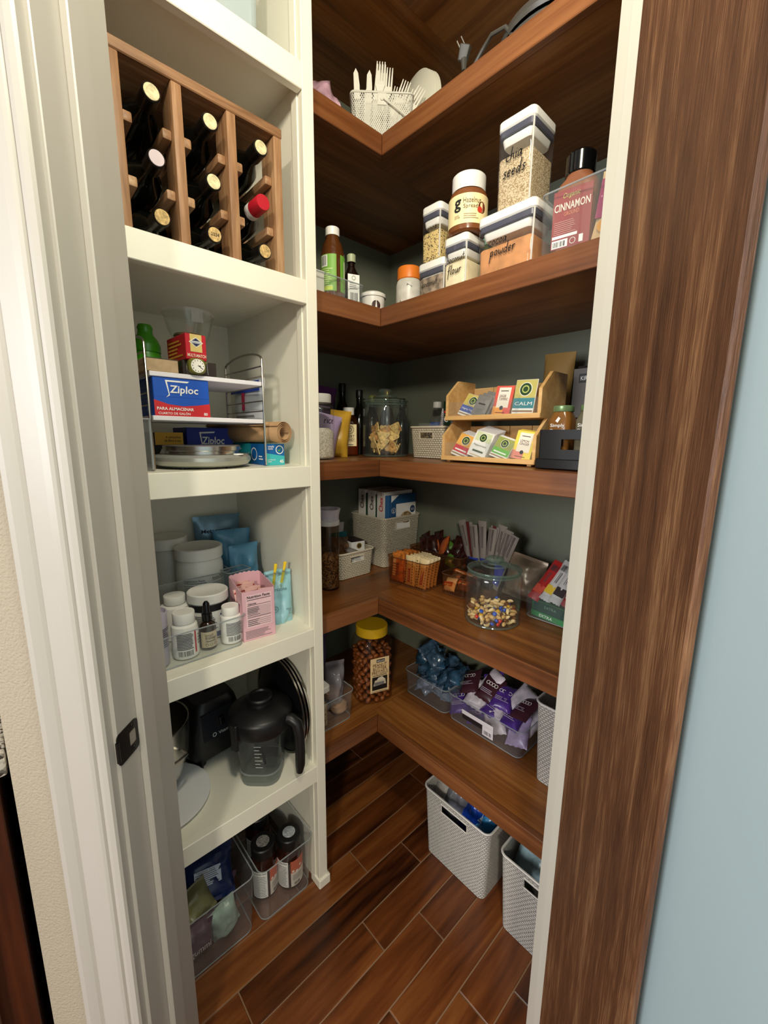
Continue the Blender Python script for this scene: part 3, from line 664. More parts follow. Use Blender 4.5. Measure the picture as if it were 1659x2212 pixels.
p = Pr(k, R=.0306); p.rect(-.045, .008, .048, .072, WH, lay=0).rect(.0135, .012, .0185, .071, pc(196, 36, 46), 'red_stripe', 1).lines(-.028, .026, .010, .068, 11, TXT, fill=.55, jag=.12).bars(-.026, .009, .008, .022, BK, 18).lines(.024, .03, .040, .06, 4, pc(90, 110, 80)).done()
k = thing('dropper_bottle', 'amber dropper bottle with a black bulb and cream label', 'bottle', (.342, 1.034, zb_))
AMB = mat('amber_glass', (38, 20, 10), .12)
lathe('bottle_glass', [(0, 0), (.019, 0), (.0205, .003), (.0205, .055), (.017, .066), (.0095, .072), (.0095, .078)], AMB, k, 28)
lathe('bulb_cap', [(.0125, .074), (.0128, .092), (.0095, .094), (.0085, .110), (.0078, .118), (.004, .1235), (0, .1245)], PLBG, k, 24)
p = Pr(k, R=.0206); p.rect(-.026, .006, .026, .048, pc(206, 190, 158), lay=0).text('lymph\ndrainage', 0, .035, .016, pc(80, 64, 46), w=.028).lines(-.012, .022, .012, .026, 1, TXT)
for x in (-.010, 0, .010): p.ring(x, .014, .0036, .0008, TXT)
p.done()
k = jar('pill_bottle', 'small white pill bottle with a barcode label beside the pink box', .0265, .099, (.4005, 1.028, zb_), PLW, PLW, .022, .022, .78, 'bottle')
p = Pr(k, R=.0266); p.rect(-.034, .006, .036, .064, WH, lay=0).lines(-.022, .024, .020, .060, 12, TXT, fill=.5, jag=.1).bars(-.018, .008, .016, .021, BK, 16).done()
k = thing('vitamin_cup', 'pale lilac labelled container at the left end of the low bin', 'jar', (.212, 1.030, zb_))
LIL = mat('lilac_plastic', (196, 188, 206), .35)
lathe('container_body', [(0, 0), (.033, 0), (.035, .003), (.036, .120), (.0375, .128), (.0375, .131), (.0345, .131), (.034, .120), (0, .118)], LIL, k, 32)
Pr(k, R=.0362).lines(-.03, .05, .045, .098, 10, TXT, fill=.4).done()
# pink carton of drink sachets
k = thing('sachet_carton', 'open pink carton of instant drink sachets with nutrition facts', 'carton', (.470, 1.047, ZDd+.0003), -.11)
PINK = mat('pink_card', (226, 178, 190), .6); w, d, h = .089, .108, .140
v, f = [], []; n = 14
def side(a, b, hh, jag):
    global v, f
    for i in range(n):
        x0, y0 = a[0]+(b[0]-a[0])*i/n, a[1]+(b[1]-a[1])*i/n; x1, y1 = a[0]+(b[0]-a[0])*(i+1)/n, a[1]+(b[1]-a[1])*(i+1)/n
        z0 = hh(i/n)+(jag if i % 2 else 0); z1 = hh((i+1)/n)+(jag if (i+1) % 2 else 0); q = len(v)
        v += [(x0, y0, 0), (x1, y1, 0), (x1, y1, z1), (x0, y0, z0)]; f.append((q, q+1, q+2, q+3))
c4 = [(-w/2, -d/2), (w/2, -d/2), (w/2, d/2), (-w/2, d/2)]
side(c4[0], c4[1], lambda u: h-.012*math.sin(PI*u)*0-.002, 0); side(c4[1], c4[2], lambda u: h+.012*u, .0025); side(c4[2], c4[3], lambda u: h+.012+.005*math.sin(PI*u), .003); side(c4[3], c4[0], lambda u: h+.012-.014*u, .0025)
v += [(x, y, .0005) for x, y in c4]; f.append(tuple(range(len(v)-4, len(v))))
cb_ = mk('carton_walls', v, f, PINK, k); md = cb_.modifiers.new('thickness', 'SOLIDIFY'); md.thickness = .0009
p = Pr(k, y=-d/2-.0002); p.rect(-.034, .036, .036, .128, pc(238, 200, 208), 'facts_panel', 0).ring(0, 0, .0001, .00005, TXT).text('Nutrition Facts', .0, .122, .0075, BK, w=.062, bold=.02).rect(-.031, .113, .033, .1145, BK, 'rule', 2).rect(-.031, .098, .033, .0990, BK, 'rule', 2).text('Calories', -.018, .103, .005, BK, bold=.02).rect(-.031, .064, .033, .0652, BK, 'rule', 2)
p.lines(-.031, .067, .033, .096, 8, GY, fill=.18, jag=0).lines(-.031, .070, .004, .096, 6, TXT, fill=.35).lines(-.031, .041, .033, .062, 4, GY, fill=.2, jag=0).lines(-.031, .041, .002, .061, 4, TXT, fill=.4)
p.lines(-.038, .006, .038, .030, 6, GY, fill=.35, jag=.4).done()
p = Pr(k, rz=-PI/2, o=(-w/2-.0002, 0, 0)); p.text('INSTANT', .004, .095, .013, pc(84, 40, 54), w=.07, bold=.01).rect(.030, .022, .046, .034, pc(150, 60, 80), 'seal', 1).ring(.038, .05, .01, .0015, pc(150, 60, 80)).done()
SCH = mat('sachet_pink', (222, 176, 168), .5)
r9 = random.Random(5)
for i in range(13):
    a = pouch('drink_sachet', .034, .10, .009, SCH, None, seed=i, nx=4, ny=6, rough=.06); y = -.044+.0073*i
    a.location = Matrix.Rotation(-.11, 4, 'Z') @ Vector(((r9.choice((-.02, .0, .02)))+r9.uniform(-.003, .003), y, .034+r9.uniform(-.004, .004)))+Vector((.470, 1.047, ZDd)); a.rotation_euler = (r9.uniform(-.04, .04), r9.uniform(-.12, .12), -.11)
    tag(a, 'pink drink sachet standing in the open pink carton', 'sachet', 'drink sachets in the pink carton')
    Pr(a, y=-.0022).rect(-.016, .088, .016, .092, pc(170, 40, 50), 'red_edge', 1).lines(-.012, .06, .012, .084, 4, pc(120, 60, 60)).done()
# blue pouches
LBL = mat('pale_blue_foil', (150, 200, 212), .35); MBL = mat('mid_blue_foil', (92, 156, 196), .3); SBL = mat('steel_blue_foil', (120, 160, 186), .28, .2)
k = thing('foil_pouch', 'tall steel-blue foil pouch at the back of the supplement shelf', 'pouch', (.520, 1.405, ZDd), -.12)
pouch('pouch_film', .155, .275, .040, SBL, k, seed=8, rough=.16, seam=.04); Pr(k, y=-.026).text('Metagenics', -.01, .225, .018, pc(30, 40, 60), w=.095, bold=.01).done()
k = thing('foil_pouch', 'mid-blue foil pouch with a torn corner on the supplement shelf', 'pouch', (.540, 1.335, ZDd), -.2)
pouch('pouch_film', .12, .235, .045, MBL, k, seed=2, rough=.18, seam=.04)
k = thing('foil_pouch', 'blue foil pouch wedged between the white tub and the pink carton', 'pouch', (.535, 1.235, ZDd), .1)
pouch('pouch_film', .10, .205, .045, MBL, k, seed=5, rough=.2, seam=.04)
k = thing('creatine_pouch', 'pale aqua creatine pouch folded over with yellow clips on it', 'pouch', (.561, 1.062, ZDd), -.25)
pouch('pouch_film', .078, .150, .060, LBL, k, seed=4, stand=True, rough=.12, seam=.02, bend=.012)
tube('folded_top', [(-.036, .005, .147), (0, .002, .152), (.036, .006, .146)], .006, LBL, k, 8)
p = Pr(k, y=-.026, tilt=.10); p.text('creatine', -.006, .113, .011, pc(40, 60, 70), w=.040).ring(-.02, .05, .010, .0012, pc(60, 90, 100)).text('60', -.02, .05, .006, pc(60, 90, 100)).lines(.012, .03, .03, .05, 4, pc(110, 140, 150)).done()
YEL = mat('yellow_clip', (240, 206, 40), .4)
for i, x in enumerate((-.020, .004)):
    c = thing('bag_clip', ('yellow bag clip on the pale aqua pouch, left of the pair', 'yellow bag clip on the pale aqua pouch, right of the pair')[i], 'clip', (.556+x*1.2, 1.040+x*.2, ZDd+.128), group='yellow bag clips', rot=(-.1, .22+.08*i, 0))
    rbox('clip_handle', .0105, .008, .030, .056, YEL, c, .004, .7, .002); rbox('clip_jaw', .007, .006, -.006, .031, clear('amber_clear_plastic', (250, 236, 150), .05, 1.45, .25, (235, 215, 80)), c, .002, 1, .001)
    tube('spring', [(-.005, -.003, .028), (.005, -.003, .028)], .0016, CHROME, c)
k = thing('acrylic_box', 'small clear acrylic box leaning on the blue pouches', 'box', (.478, 1.165, ZDd), .15)
binm('box_body', .075, .05, .150, CLR, k, .008, .002, 1); rimtube('rim', .075, .05, .008, .150, .0016, CLE, k)

# ---- appliances compartment
k = thing('blender_jug', 'clear blender jug with black lid and handle on the white shelf', 'blender jug', (.474, 1.034, ZEe), -.75)
SMK = clear('smoky_clear_plastic', (196, 202, 202), .05, 1.45, .10, (150, 155, 158))
def loft(name, secs, m, parent, n=5):
    v, f = [], []
    for w, d, r, z in secs: v += [(x, y, z) for x, y in rrect(w, d, r, n)]
    c = 4*(n+1)
    for a in range(len(secs)-1):
        for i in range(c): j = (i+1) % c; f.append((a*c+i, a*c+j, (a+1)*c+j, (a+1)*c+i))
    return mk(name, v, f, m, parent, .8)
loft('jug_body', [(.112, .112, .035, .0), (.116, .116, .036, .034), (.112, .112, .036, .040), (.120, .120, .040, .06), (.142, .142, .05, .168), (.146, .146, .052, .180)], SMK, k)
loft('jug_floor', [(.110, .110, .036, .038), (.02, .02, .008, .038), (.001, .001, .0004, .039)], SMK, k)
tube('seam_ring', [(x, y, .037) for x, y in rrect(.115, .115, .036, 5)], .0022, clear('pale_edge_plastic', (200, 205, 205), .1, 1.5, .35, (190, 195, 195)), k, 6, True)
lathe('blade_hub', [(.014, .038), (.014, .05), (.008, .056), (0, .057)], STEEL, k, 16)
bx('blade', -.032, -.004, .052, .032, .004, .0535, STEEL, k, rot=(0, 0, .5)); bx('blade', -.004, -.032, .055, .004, .032, .0565, STEEL, k, rot=(.12, 0, .5))
ld = lathe('lid', [(.074, .162), (.088, .166), (.0905, .172), (.0905, .206), (.088, .213), (.082, .218), (.062, .228), (.048, .233), (.044, .233), (0, .231)], PLB, k, 40)
lathe('lid_plug', [(.035, .231), (.034, .240), (.036, .243), (.036, .250), (.033, .254), (.027, .254), (.025, .249), (0, .247)], PLB, ld, 28)
rbox('lid_tab', .026, .012, .135, .215, PLB, ld, .004, .9, .002, (-.050, -.078, 0), (0, 0, -.57))
hp = [(.070, -.02, .195), (.095, -.025, .196), (.112, -.03, .184), (.118, -.032, .155), (.120, -.034, .10), (.119, -.034, .055), (.116, -.033, .030)]
tube('handle', hp, [.016, .016, .016, .015, .0145, .014, .010], PLB, k, 12)
for i in range(7): bx('measure_mark', .0, -.0663-.0013*i, .07+.012*i, .014 if i % 2 else .02, -.0658-.0013*i, .0708+.012*i, WH, k)
k = thing('blender_motor', 'black blender motor base beside the clear jug', 'blender base', (.398, 1.262, ZEe), .10)
loft('housing', [(.165, .18, .03, .018), (.170, .19, .03, .03), (.165, .185, .03, .10), (.135, .15, .03, .175), (.12, .13, .03, .19), (.02, .02, .005, .191)], PLB, k)
for x in (-.06, .06):
    for y in (-.07, .07): lathe('foot', [(0, 0), (.014, 0), (.015, .02)], PLB, k, 14, (x, y, 0))
p_ = bx('control_panel', -.058, 0, 0, .058, .005, .082, mat('navy_panel', (20, 24, 34), .35), k, .002, 1, (0, -.1015, .085), (-.22, 0, 0))
p = Pr(k, o=(0, -.1015, .085), tilt=-.22); p.rect(-.016, .032, .016, .064, BK, 'dial_well', 1).text('Vitamix', .008, .012, .009, WH, w=.042, lay=2).ring(-.026, .0125, .006, .0016, WH).lines(.025, .04, .045, .06, 3, GY).done()
rbox('selector', .016, .008, .036, .060, PLBG, k, .003, 1, .001, (0, -.108, .085), (-.22, 0, 0))
tube('power_cord', [(-.05, .09, .02), (-.10, .10, .006), (-.10, .02, .005), (-.075, -.07, .005), (-.07, -.10, .012)], .0045, PLB, k, 8)
k = thing('dinner_plate', 'white round plate lying under the steel bowl', 'plate', (.215, 1.12, ZEe))
lathe('plate_disc', [(0, 0), (.075, 0), (.080, .003), (.124, .011), (.126, .013), (.122, .0135), (.078, .006), (0, .005)], mat('white_porcelain', (240, 240, 242), .15), k, 48)
k = thing('mixing_bowl', 'brushed steel mixing bowl partly behind the door jamb', 'bowl', (.206, 1.178, ZEe+.0062))
lathe('bowl_wall', [(.045, .012), (.060, .014), (.088, .05), (.102, .10), (.108, .16), (.1085, .205), (.1065, .205), (.105, .16), (.099, .10), (.085, .052), (.055, .018), (0, .017)], STEEL, k, 48)
lathe('base_ring', [(.052, 0), (.060, .002), (.062, .014), (.045, .016)], PLBG, k, 32); tube('rim', arc(0, 0, .108, 0, 350, 40, .205, 'XY'), .0026, STEEL, k, 6, True)
tube('handle', [(.02, -.106, .15), (.02, -.135, .15), (.045, -.130, .15), (.07, -.112, .145), (.065, -.087, .145)], .004, CHROME, k)
for i, x in enumerate((.5655, .581, .5965)):
    k = thing('pan_lid', ('black pan lid with a steel rim nearest the blender jug', 'black pan lid standing between two other lids', 'black pan lid against the white cabinet side')[i], 'pan lid', (x, 1.092+.006*i, ZEe+.150), group='pan lids stored upright', rot=(0, -PI/2+.03-.015*i, 0))
    r = .149-.003*i
    lathe('lid_disc', [(0, .0045), (r*.5, .004), (r*.93, .001), (r*.96, 0), (r*.96, -.002), (r*.93, -.001), (r*.5, .002), (0, .0025)], mat('black_enamel', (16, 16, 18), .18), k, 56)
    lathe('steel_rim', [(r*.955, -.003), (r, -.002), (r, .003), (r*.955, .0025)], CHROME, k, 56)

# ---- floor of the cabinet
sealed_bin('clear_bin', 'clear bin of brown supplement bottles on the cabinet floor', .182, .40, .192, (.506, 1.160, .0005), 0, .022, .93, slots=((0, .032, .148, .168),))
sealed_bin('clear_bin', 'clear bin stuffed with plastic bags on the cabinet floor', .205, .40, .200, (.300, 1.165, .0005), 0, .022, .93, slots=((0, .035, .155, .176),))
BRN = mat('brown_pet', (44, 18, 10), .15)
for i, (x, y, lab, ro) in enumerate(((.4725, 1.062, 'brown supplement bottle with a grey-speckled cap sticker, left of the front pair', -.12), (.5495, 1.034, 'brown supplement bottle showing its orange label, right of the front pair', -.55), (.505, 1.17, 'brown supplement bottle at the back of the clear floor bin', -.3))):
    k = thing('supplement_bottle', lab, 'bottle', (x, y, .0038), ro, 'supplement bottles in the floor bin'); r = .0405
    lathe('bottle_body', [(0, 0), (r*.93, 0), (r, .004), (r, .118), (r*.9, .136), (r*.82, .142), (r*.82, .148)], BRN, k, 36)
    lathe('cap', [(r*.90, .145), (r*.92, .147), (r*.92, .176), (r*.86, .1795), (0, .180)], PLB, k, 40)
    lathe('cap_sticker', [(0, .1806), (r*.50, .1806), (r*.50, .1800)], (speck('speckled_sticker', (90, 90, 90), (190, 186, 180), 900) if i == 0 else speck('pale_speckled_sticker', (140, 150, 160), (220, 224, 228), 900)), k, 24)
    p = Pr(k, R=r+.0003); p.rect(-.052, .012, -.004, .108, WH, 'facts_panel', 0).rect(.004, .012, .075, .064, pc(226, 214, 200), 'cream_panel', 0).rect(.004, .064, .075, .108, pc(206, 92, 52), 'orange_panel', 0)
    p.text('Supplement Facts', -.028, .102, .006, BK, w=.042, bold=.01).lines(-.049, .018, -.008, .096, 13, GY, fill=.3, jag=.1).lines(.010, .036, .045, .058, 5, GY, fill=.35).bars(.014, .016, .034, .027, BK, 12)
    for a, b in ((.008, .070), (.02, .066), (.034, .078)): p.disc(a+.004, b, .004, pc(244, 232, 220))
    p.done()
def floppy(name, label, loc, rot, w, h, t, m, seed, cat='bag', group=None, prints=None, stand=False, **kw):
    k = thing(name, label, cat, loc, group=group, rot=rot)
    pouch('bag_film', w, h, t, m, k, seed=seed, rough=kw.get('rough', .14), stand=stand, zig=kw.get('zig', 0), nx=kw.get('nx', 10), ny=kw.get('ny', 14))
    if prints: prints(k)
    return k
NAVY = mat('navy_film', (26, 44, 92), .22); PURP = mat('dusky_purple_film', (88, 62, 78), .25); MINT = mat('mint_film', (168, 190, 176), .3); OLVF = mat('olive_film', (120, 118, 78), .35); GREYF = mat('smoke_film', (120, 122, 130), .2)
def navy_print(k): Pr(k, y=-.028).rect(-.045, .045, .03, .085, pc(206, 216, 232), 'facts_label', 1).lines(-.042, .048, .026, .080, 7, TXT, fill=.35).text('Nutrition Facts', -.012, .0815, .005, BK, w=.05).done()
floppy('snack_bag', 'navy blue plastic bag with a white facts label in the left floor bin', (.300, 1.055, .105), (-.75, .18, -.1), .15, .13, .055, NAVY, 21, prints=navy_print)
floppy('snack_bag', 'smoke grey plastic bag on top of the left floor bin', (.262, 1.12, .125), (-.95, .1, .2), .15, .14, .05, GREYF, 22)
floppy('snack_bag', 'olive plastic bag under the navy bag in the left floor bin', (.262, 1.035, .10), (-.5, -.2, .1), .11, .09, .05, OLVF, 23)
def pur_print(k): Pr(k, y=-.030).text('gummi', .0, .045, .022, pc(206, 190, 190), w=.055, bold=.01).done()
floppy('snack_bag', 'dusky purple gummy candy bag low in the left floor bin', (.245, 1.022, .006), (-.08, .1, .05), .10, .105, .050, PURP, 24, prints=pur_print)
floppy('snack_bag', 'mint green bag curled at the bottom of the left floor bin', (.335, 1.03, .006), (-.05, -.15, .1), .085, .10, .055, MINT, 25)
floppy('snack_bag', 'dusky purple bag standing between the mint and gummy bags', (.318, 1.082, .008), (-.1, .05, -.2), .13, .125, .05, PURP, 26)

# ================================================================ things on the stained wood shelves
ZA, ZB2, ZC2, ZD2, ZE2 = 2.2895, 1.8325, 1.3785, .9055, .4495
RZ = -PI/2
# ---- top shelf: wire basket with cutlery
def meshmat(name, c, sp=.0062, th=.24):
    m, t, b = nt(name); N, L = t.nodes, t.links; out = N['Material Output']
    b.inputs['Base Color'].default_value = lin(c); b.inputs['Roughness'].default_value = .45
    uv = N.new('ShaderNodeUVMap'); s = N.new('ShaderNodeSeparateXYZ'); L.new(uv.outputs[0], s.inputs[0]); outs = []
    for sg in (1, -1):
        a = N.new('ShaderNodeMath'); a.operation = 'MULTIPLY_ADD'; a.inputs[1].default_value = sg*.62; L.new(s.outputs[1], a.inputs[0]); L.new(s.outputs[0], a.inputs[2])
        w = N.new('ShaderNodeMath'); w.operation = 'PINGPONG'; w.inputs[1].default_value = sp/2; L.new(a.outputs[0], w.inputs[0])
        g = N.new('ShaderNodeMath'); g.operation = 'LESS_THAN'; g.inputs[1].default_value = sp/2*th; L.new(w.outputs[0], g.inputs[0]); outs.append(g)
    mx = N.new('ShaderNodeMath'); mx.operation = 'MAXIMUM'; L.new(outs[0].outputs[0], mx.inputs[0]); L.new(outs[1].outputs[0], mx.inputs[1])
    tr = N.new('ShaderNodeBsdfTransparent'); ms = N.new('ShaderNodeMixShader'); L.new(mx.outputs[0], ms.inputs[0]); L.new(tr.outputs[0], ms.inputs[1]); L.new(b.outputs[0], ms.inputs[2]); L.new(ms.outputs[0], out.inputs[0])
    MT[name] = m; return m
WIRE = mat('white_wire', (226, 224, 212), .4); MESH = meshmat('woven_wire_mesh', (226, 224, 212))
bc = D(1.462, -.076)
k = thing('wire_basket', 'white wire mesh basket holding plastic cutlery on the top shelf', 'basket', (*bc, ZA), -PI/4+.08)
binm('mesh_wall', .185, .125, .150, MESH, k, .012, .0012, .92); rimtube('rim', .185, .125, .012, .150, .0028, WIRE, k); rimtube('base_ring', .172, .116, .012, .003, .002, WIRE, k)
rbox('handle_bracket', .026, .0015, .118, .150, WIRE, k, .0005, 1, .0004, (0, -.0625, 0)); lathe('handle_pivot', [(0, .003), (.006, .003), (.006, 0)], WIRE, k, 16, (0, -.0632, .134), (PI/2, 0, 0))
tube('bail_handle', [(.004, -.067, .132), (.040, -.069, .108), (.080, -.070, .082), (.090, -.068, .076)], .0022, WIRE, k)
CUT = mat('cutlery_plastic', (236, 233, 220), .35)
def fork_mesh():
    v, f = [], []
    def strip(pts):
        b = len(v)
        for x0, x1, z, y in pts: v.extend([(x0, y-.0008, z), (x1, y-.0008, z), (x1, y+.0008, z), (x0, y+.0008, z)])
        n = len(pts)
        for i in range(n-1):
            for a in range(4): c = (a+1) % 4; f.append((b+4*i+a, b+4*i+c, b+4*i+4+c, b+4*i+4+a))
        f.append((b+3, b+2, b+1, b)); f.append(tuple(b+4*(n-1)+i for i in range(4)))
    strip([(-.006, .006, 0, 0), (-.0045, .0045, .05, .002), (-.0035, .0035, .09, .001), (-.005, .005, .105, -.001), (-.0115, .0115, .122, -.002), (-.0115, .0115, .130, -.001)])
    for i in range(4):
        x = -.0115+.0062*i; strip([(x, x+.0042, .130, -.001), (x+.0003, x+.0038, .150, .001), (x+.001, x+.003, .172, .003)])
    return v, f
def knife_mesh():
    pts = [(-.006, 0), (.006, 0), (.0045, .05), (.0045, .085), (.007, .10), (.008, .14), (.006, .165), (.001, .175), (-.005, .165), (-.0065, .10), (-.0045, .085), (-.0045, .05)]
    n = len(pts); v = [(x, -.0008, z) for x, z in pts]+[(x, .0008, z) for x, z in pts]
    return v, [tuple(range(n)), tuple(reversed(range(n, 2*n)))]+[(i, i+n, (i+1) % n+n, (i+1) % n) for i in range(n)]
fm, km = fork_mesh(), knife_mesh()
rb = Matrix.Rotation(-PI/4+.08, 4, 'Z')
r5 = random.Random(2)
for i, (x, y, kind, dz, tl) in enumerate([(-.076, -.03, 1, .008, -.06), (-.046, -.02, 1, .012, .02), (-.028, -.03, 1, .006, .08), (-.050, .025, 1, 0, 0),
        (-.012, -.035, 0, .03, .05), (-.006, -.015, 0, .038, .03), (.0, .01, 0, .034, .02), (.008, -.03, 0, .02, .08), (.02, -.02, 0, .008, .35), (.026, -.005, 0, .006, .42), (.033, .012, 0, .004, .5), (.036, -.035, 0, .0, .55), (.045, .02, 0, -.002, .6), (.014, .03, 0, .02, .25)]):
    o = mk('plastic_knife' if kind else 'plastic_fork', *(km if kind else fm), CUT)
    lx = x-math.sin(tl)*.05
    o.location = Vector((*bc, ZA+.004+max(0, dz)))+rb @ Vector((max(-.07, lx*.9), y, 0)); o.rotation_euler = (0, tl, -PI/4+.08); o.scale = (1.25,)*3
    if kind: tag(o, 'white plastic knife standing blade up in the wire mesh basket', 'knife', 'plastic knives in the wire basket')
    else: tag(o, 'white plastic fork standing tines up in the wire mesh basket', 'fork', 'plastic forks in the wire basket')
BOWLP = mat('paper_dish', (224, 222, 206), .6)
k = carton('napkin_box', 'low white napkin box under the upright paper plates', .15, .15, .050, pc(226, 222, 212), (1.150, 1.03, ZA), 0); bx('lid_seam', -.0752, -.0004, .034, .0752, .1504, .0348, GY, k)
for i in range(4):
    o = lathe('paper_plate', [(0, .012), (.07, .010), (.086, .004), (.122, -.008), (.127, -.008), (.122, -.005), (.088, .006), (.072, .0125), (0, .0145)], BOWLP, None, 48, (1.105+.0085*i, 1.092-.003*i, ZA+.0505+.1275), (PI/2-.05, 0, -1.82))
    tag(o, ('front paper plate standing upright behind the wire basket', 'second paper plate nested behind the front one', 'third paper plate nested in the upright stack', 'rearmost paper plate of the upright stack')[i], 'plate', 'paper plates standing behind the wire basket')
k = thing('tissue_bag', 'pink and white plastic bag left of the wire basket', 'bag', (.82, 1.11, ZA+.05), 0)
pouch('bag_film', .15, .15, .10, mat('pink_white_film', (224, 170, 190), .3, var=.35, vscale=14), k, seed=31, rough=.15, rot=(-.9, 0, .3))
# griddle with its cord
GRD = mat('grey_appliance', (72, 70, 66), .35)
k = thing('electric_griddle', 'dark grey round electric griddle at the right of the top shelf', 'griddle', (1.06, .565, ZA))
lathe('base', [(0, .006), (.12, .006), (.135, .015), (.138, .032), (.13, .04), (0, .04)], GRD, k, 48)
lathe('top_cover', [(.136, .042), (.139, .05), (.132, .068), (.10, .084), (.05, .092), (0, .094)], GRD, k, 48)
for a in range(4): lathe('foot', [(0, 0), (.010, 0), (.011, .007)], PLB, k, 12, (.10*math.cos(a*PI/2+.7), .10*math.sin(a*PI/2+.7), 0))
tube('power_cord', [(-.115, .04, .03), (-.128, .06, .058), (-.122, .10, .070), (-.115, .13, .060), (-.118, .16, .030), (-.126, .172, .035)], .0045, GRD, k, 8)
rbox('plug', .018, .026, -.014, .016, GRD, k, .003, .85, .002, (-.122, .178, .076), (.35, -.3, .4))
tube('plug_grip', [(-.128, .172, .035), (-.124, .176, .062)], [.005, .008], GRD, k)
for s in (-1, 1): tube('prong', [(-.124+s*.001, .180+s*.007, .09), (-.131+s*.001, .187+s*.007, .108)], .0016, CHROME, k, 6)

# ---- canister shelf
SEAL = mat('grey_seal', (74, 76, 92), .3); LIDW = mat('canister_lid', (240, 239, 232), .3)
CAN = clear('canister_plastic', (253, 253, 253), .02, 1.45, .012)
def canister(name, label, w, d, h, loc, fill, fh, words, txt_m=None, rz=RZ, fz=None):
    k = thing(name, label, 'canister', loc, rz, 'labelled dry goods canisters'); r = .012; lh = .021
    secs = [(w*.93, d*.93, r, .0005), (w*.94, d*.94, r, .004), (w*.985, d*.985, r, h-lh)]
    v, f = [], []
    for a, b, rr, z in secs: v += [(x, y, z) for x, y in rrect(a, b, rr, 5)]
    c = 24
    for q in range(2):
        for i in range(c): j = (i+1) % c; f.append((q*c+i, q*c+j, (q+1)*c+j, (q+1)*c+i))
    f.append(tuple(reversed(range(c))))
    mk('clear_body', v, f, CAN, k, .6)
    lid = rbox('lid', w, d, h-lh, h, LIDW, k, r+.002, 1, .003)
    rbox('push_button', w*.5, d*.5, h-.001, h+.0015, LIDW, lid, .01, 1, .001)
    rbox('seal_band', w*.955, d*.955, h-lh-.013, h-lh, SEAL, k, r, 1, .001)
    rbox('lid_plunger', w*.86, d*.86, h-lh-.030, h-lh-.013, LIDW, k, r, .94, .002)
    if fill: rbox('contents', w*.93, d*.93, .0025, fh, fill, k, r*.9, .98, .004)
    p = Pr(k, y=-d*.5*.97-.001)
    for t, x, z, hh in words: p.hand(t, x, z, hh, txt_m or BK)
    p.done(); 
    for sx in (1,): tube('corner_highlight_edge', [(sx*w*.465, -d*.465, .006), (sx*w*.482, -d*.482, h-lh-.002)], .0022, clear('highlight_film', (240, 240, 236), .05, 1.5, .45, (250, 248, 240)), k, 6)  # pale film along one corner paints in the highlight
    return k
CHIA = speck('chia_seed', (150, 126, 88), (216, 196, 160), 520, .8, .2, .6); QUIN = speck('quinoa_grain', (44, 34, 22), (226, 198, 130), 420, .8, .16, .26)
COCO = mat('cocoa_powder', (196, 138, 88), .9, var=.1, vscale=30); FLOU = mat('coconut_flour', (238, 224, 184), .9, var=.05, vscale=40); SHRD = mat('shredded_coconut', (150, 132, 112), .9, var=.3, vscale=60)
canister('canister', 'short canister lettered cocoa powder', .150, .105, .132, (.958, .583, ZB2), COCO, .062, [('cocoa', -.016, .062, .020), ('powder', -.002, .038, .022)])
canister('canister', 'tall canister lettered chia seeds on top of the cocoa',   .092, .104, .187, (.970, .577, ZB2+.1338), CHIA, .112, [('chia', .001, .098, .024), ('seeds', .003, .066, .025)])
canister('canister', 'narrow canister lettered coconut flour', .076, .085, .120, (.948, .7245, ZB2), FLOU, .060, [('coconut', .004, .058, .017), ('flour', .002, .030, .021)])
canister('canister', 'low canister lettered coconut', .098, .10, .089, (.966, .8135, ZB2), SHRD, .052, [('coconut', -.002, .026, .016)])
canister('canister', 'tall narrow canister lettered quinoa', .070, .072, .143, (.962, .827, ZB2+.0908), QUIN, .078, [('quinoa', .001, .078, .016)])
k = thing('hazelnut_jar', 'jar of hazelnut spread with white lid standing on the canisters', 'jar', (.944, .716, ZB2+.1218), -.93)
HZ = mat('hazelnut_spread', (124, 74, 40), .2)
lathe('jar_body', [(0, 0), (.042, 0), (.0475, .004), (.0485, .012), (.0485, .082), (.044, .094), (.038, .098), (.038, .104)], HZ, k, 40)
lathe('lid', [(.0405, .098), (.0415, .100), (.0415, .132), (.039, .1345), (0, .135)], PLW, k, 48)
p = Pr(k, R=.0487); p.rect(-.07, .014, .07, .080, pc(246, 226, 172), lay=0).text('g', -.026, .054, .028, BK, bold=.02).rect(-.029, .0705, -.023, .0725, BK, 'accent').text('GOOD\nGATHER', -.026, .030, .008, pc(90, 80, 60), w=.015).text('Hazelnut', .010, .064, .0115, pc(90, 66, 34), w=.044).text('Spread', .006, .050, .0115, pc(90, 66, 34), w=.034).lines(-.010, .024, .028, .038, 3, pc(150, 130, 90), fill=.3)
p.disc(.036, .050, .011, pc(110, 50, 26), rz=.013).disc(.030, .044, .007, pc(200, 60, 40), 'printed_berry', 2).done()
k = thing('spice_jar', 'pale green capped jar behind the hazelnut jar', 'jar', (1.150, .790, ZB2), RZ)
lathe('jar_body', [(0, 0), (.03, 0), (.032, .003), (.032, .17), (.026, .18)], mat('herb_jar', (70, 84, 54), .3), k, 28); lathe('cap', [(.030, .178), (.031, .180), (.031, .210), (.028, .213), (0, .213)], mat('pale_green_cap', (122, 168, 146), .4), k, 36)
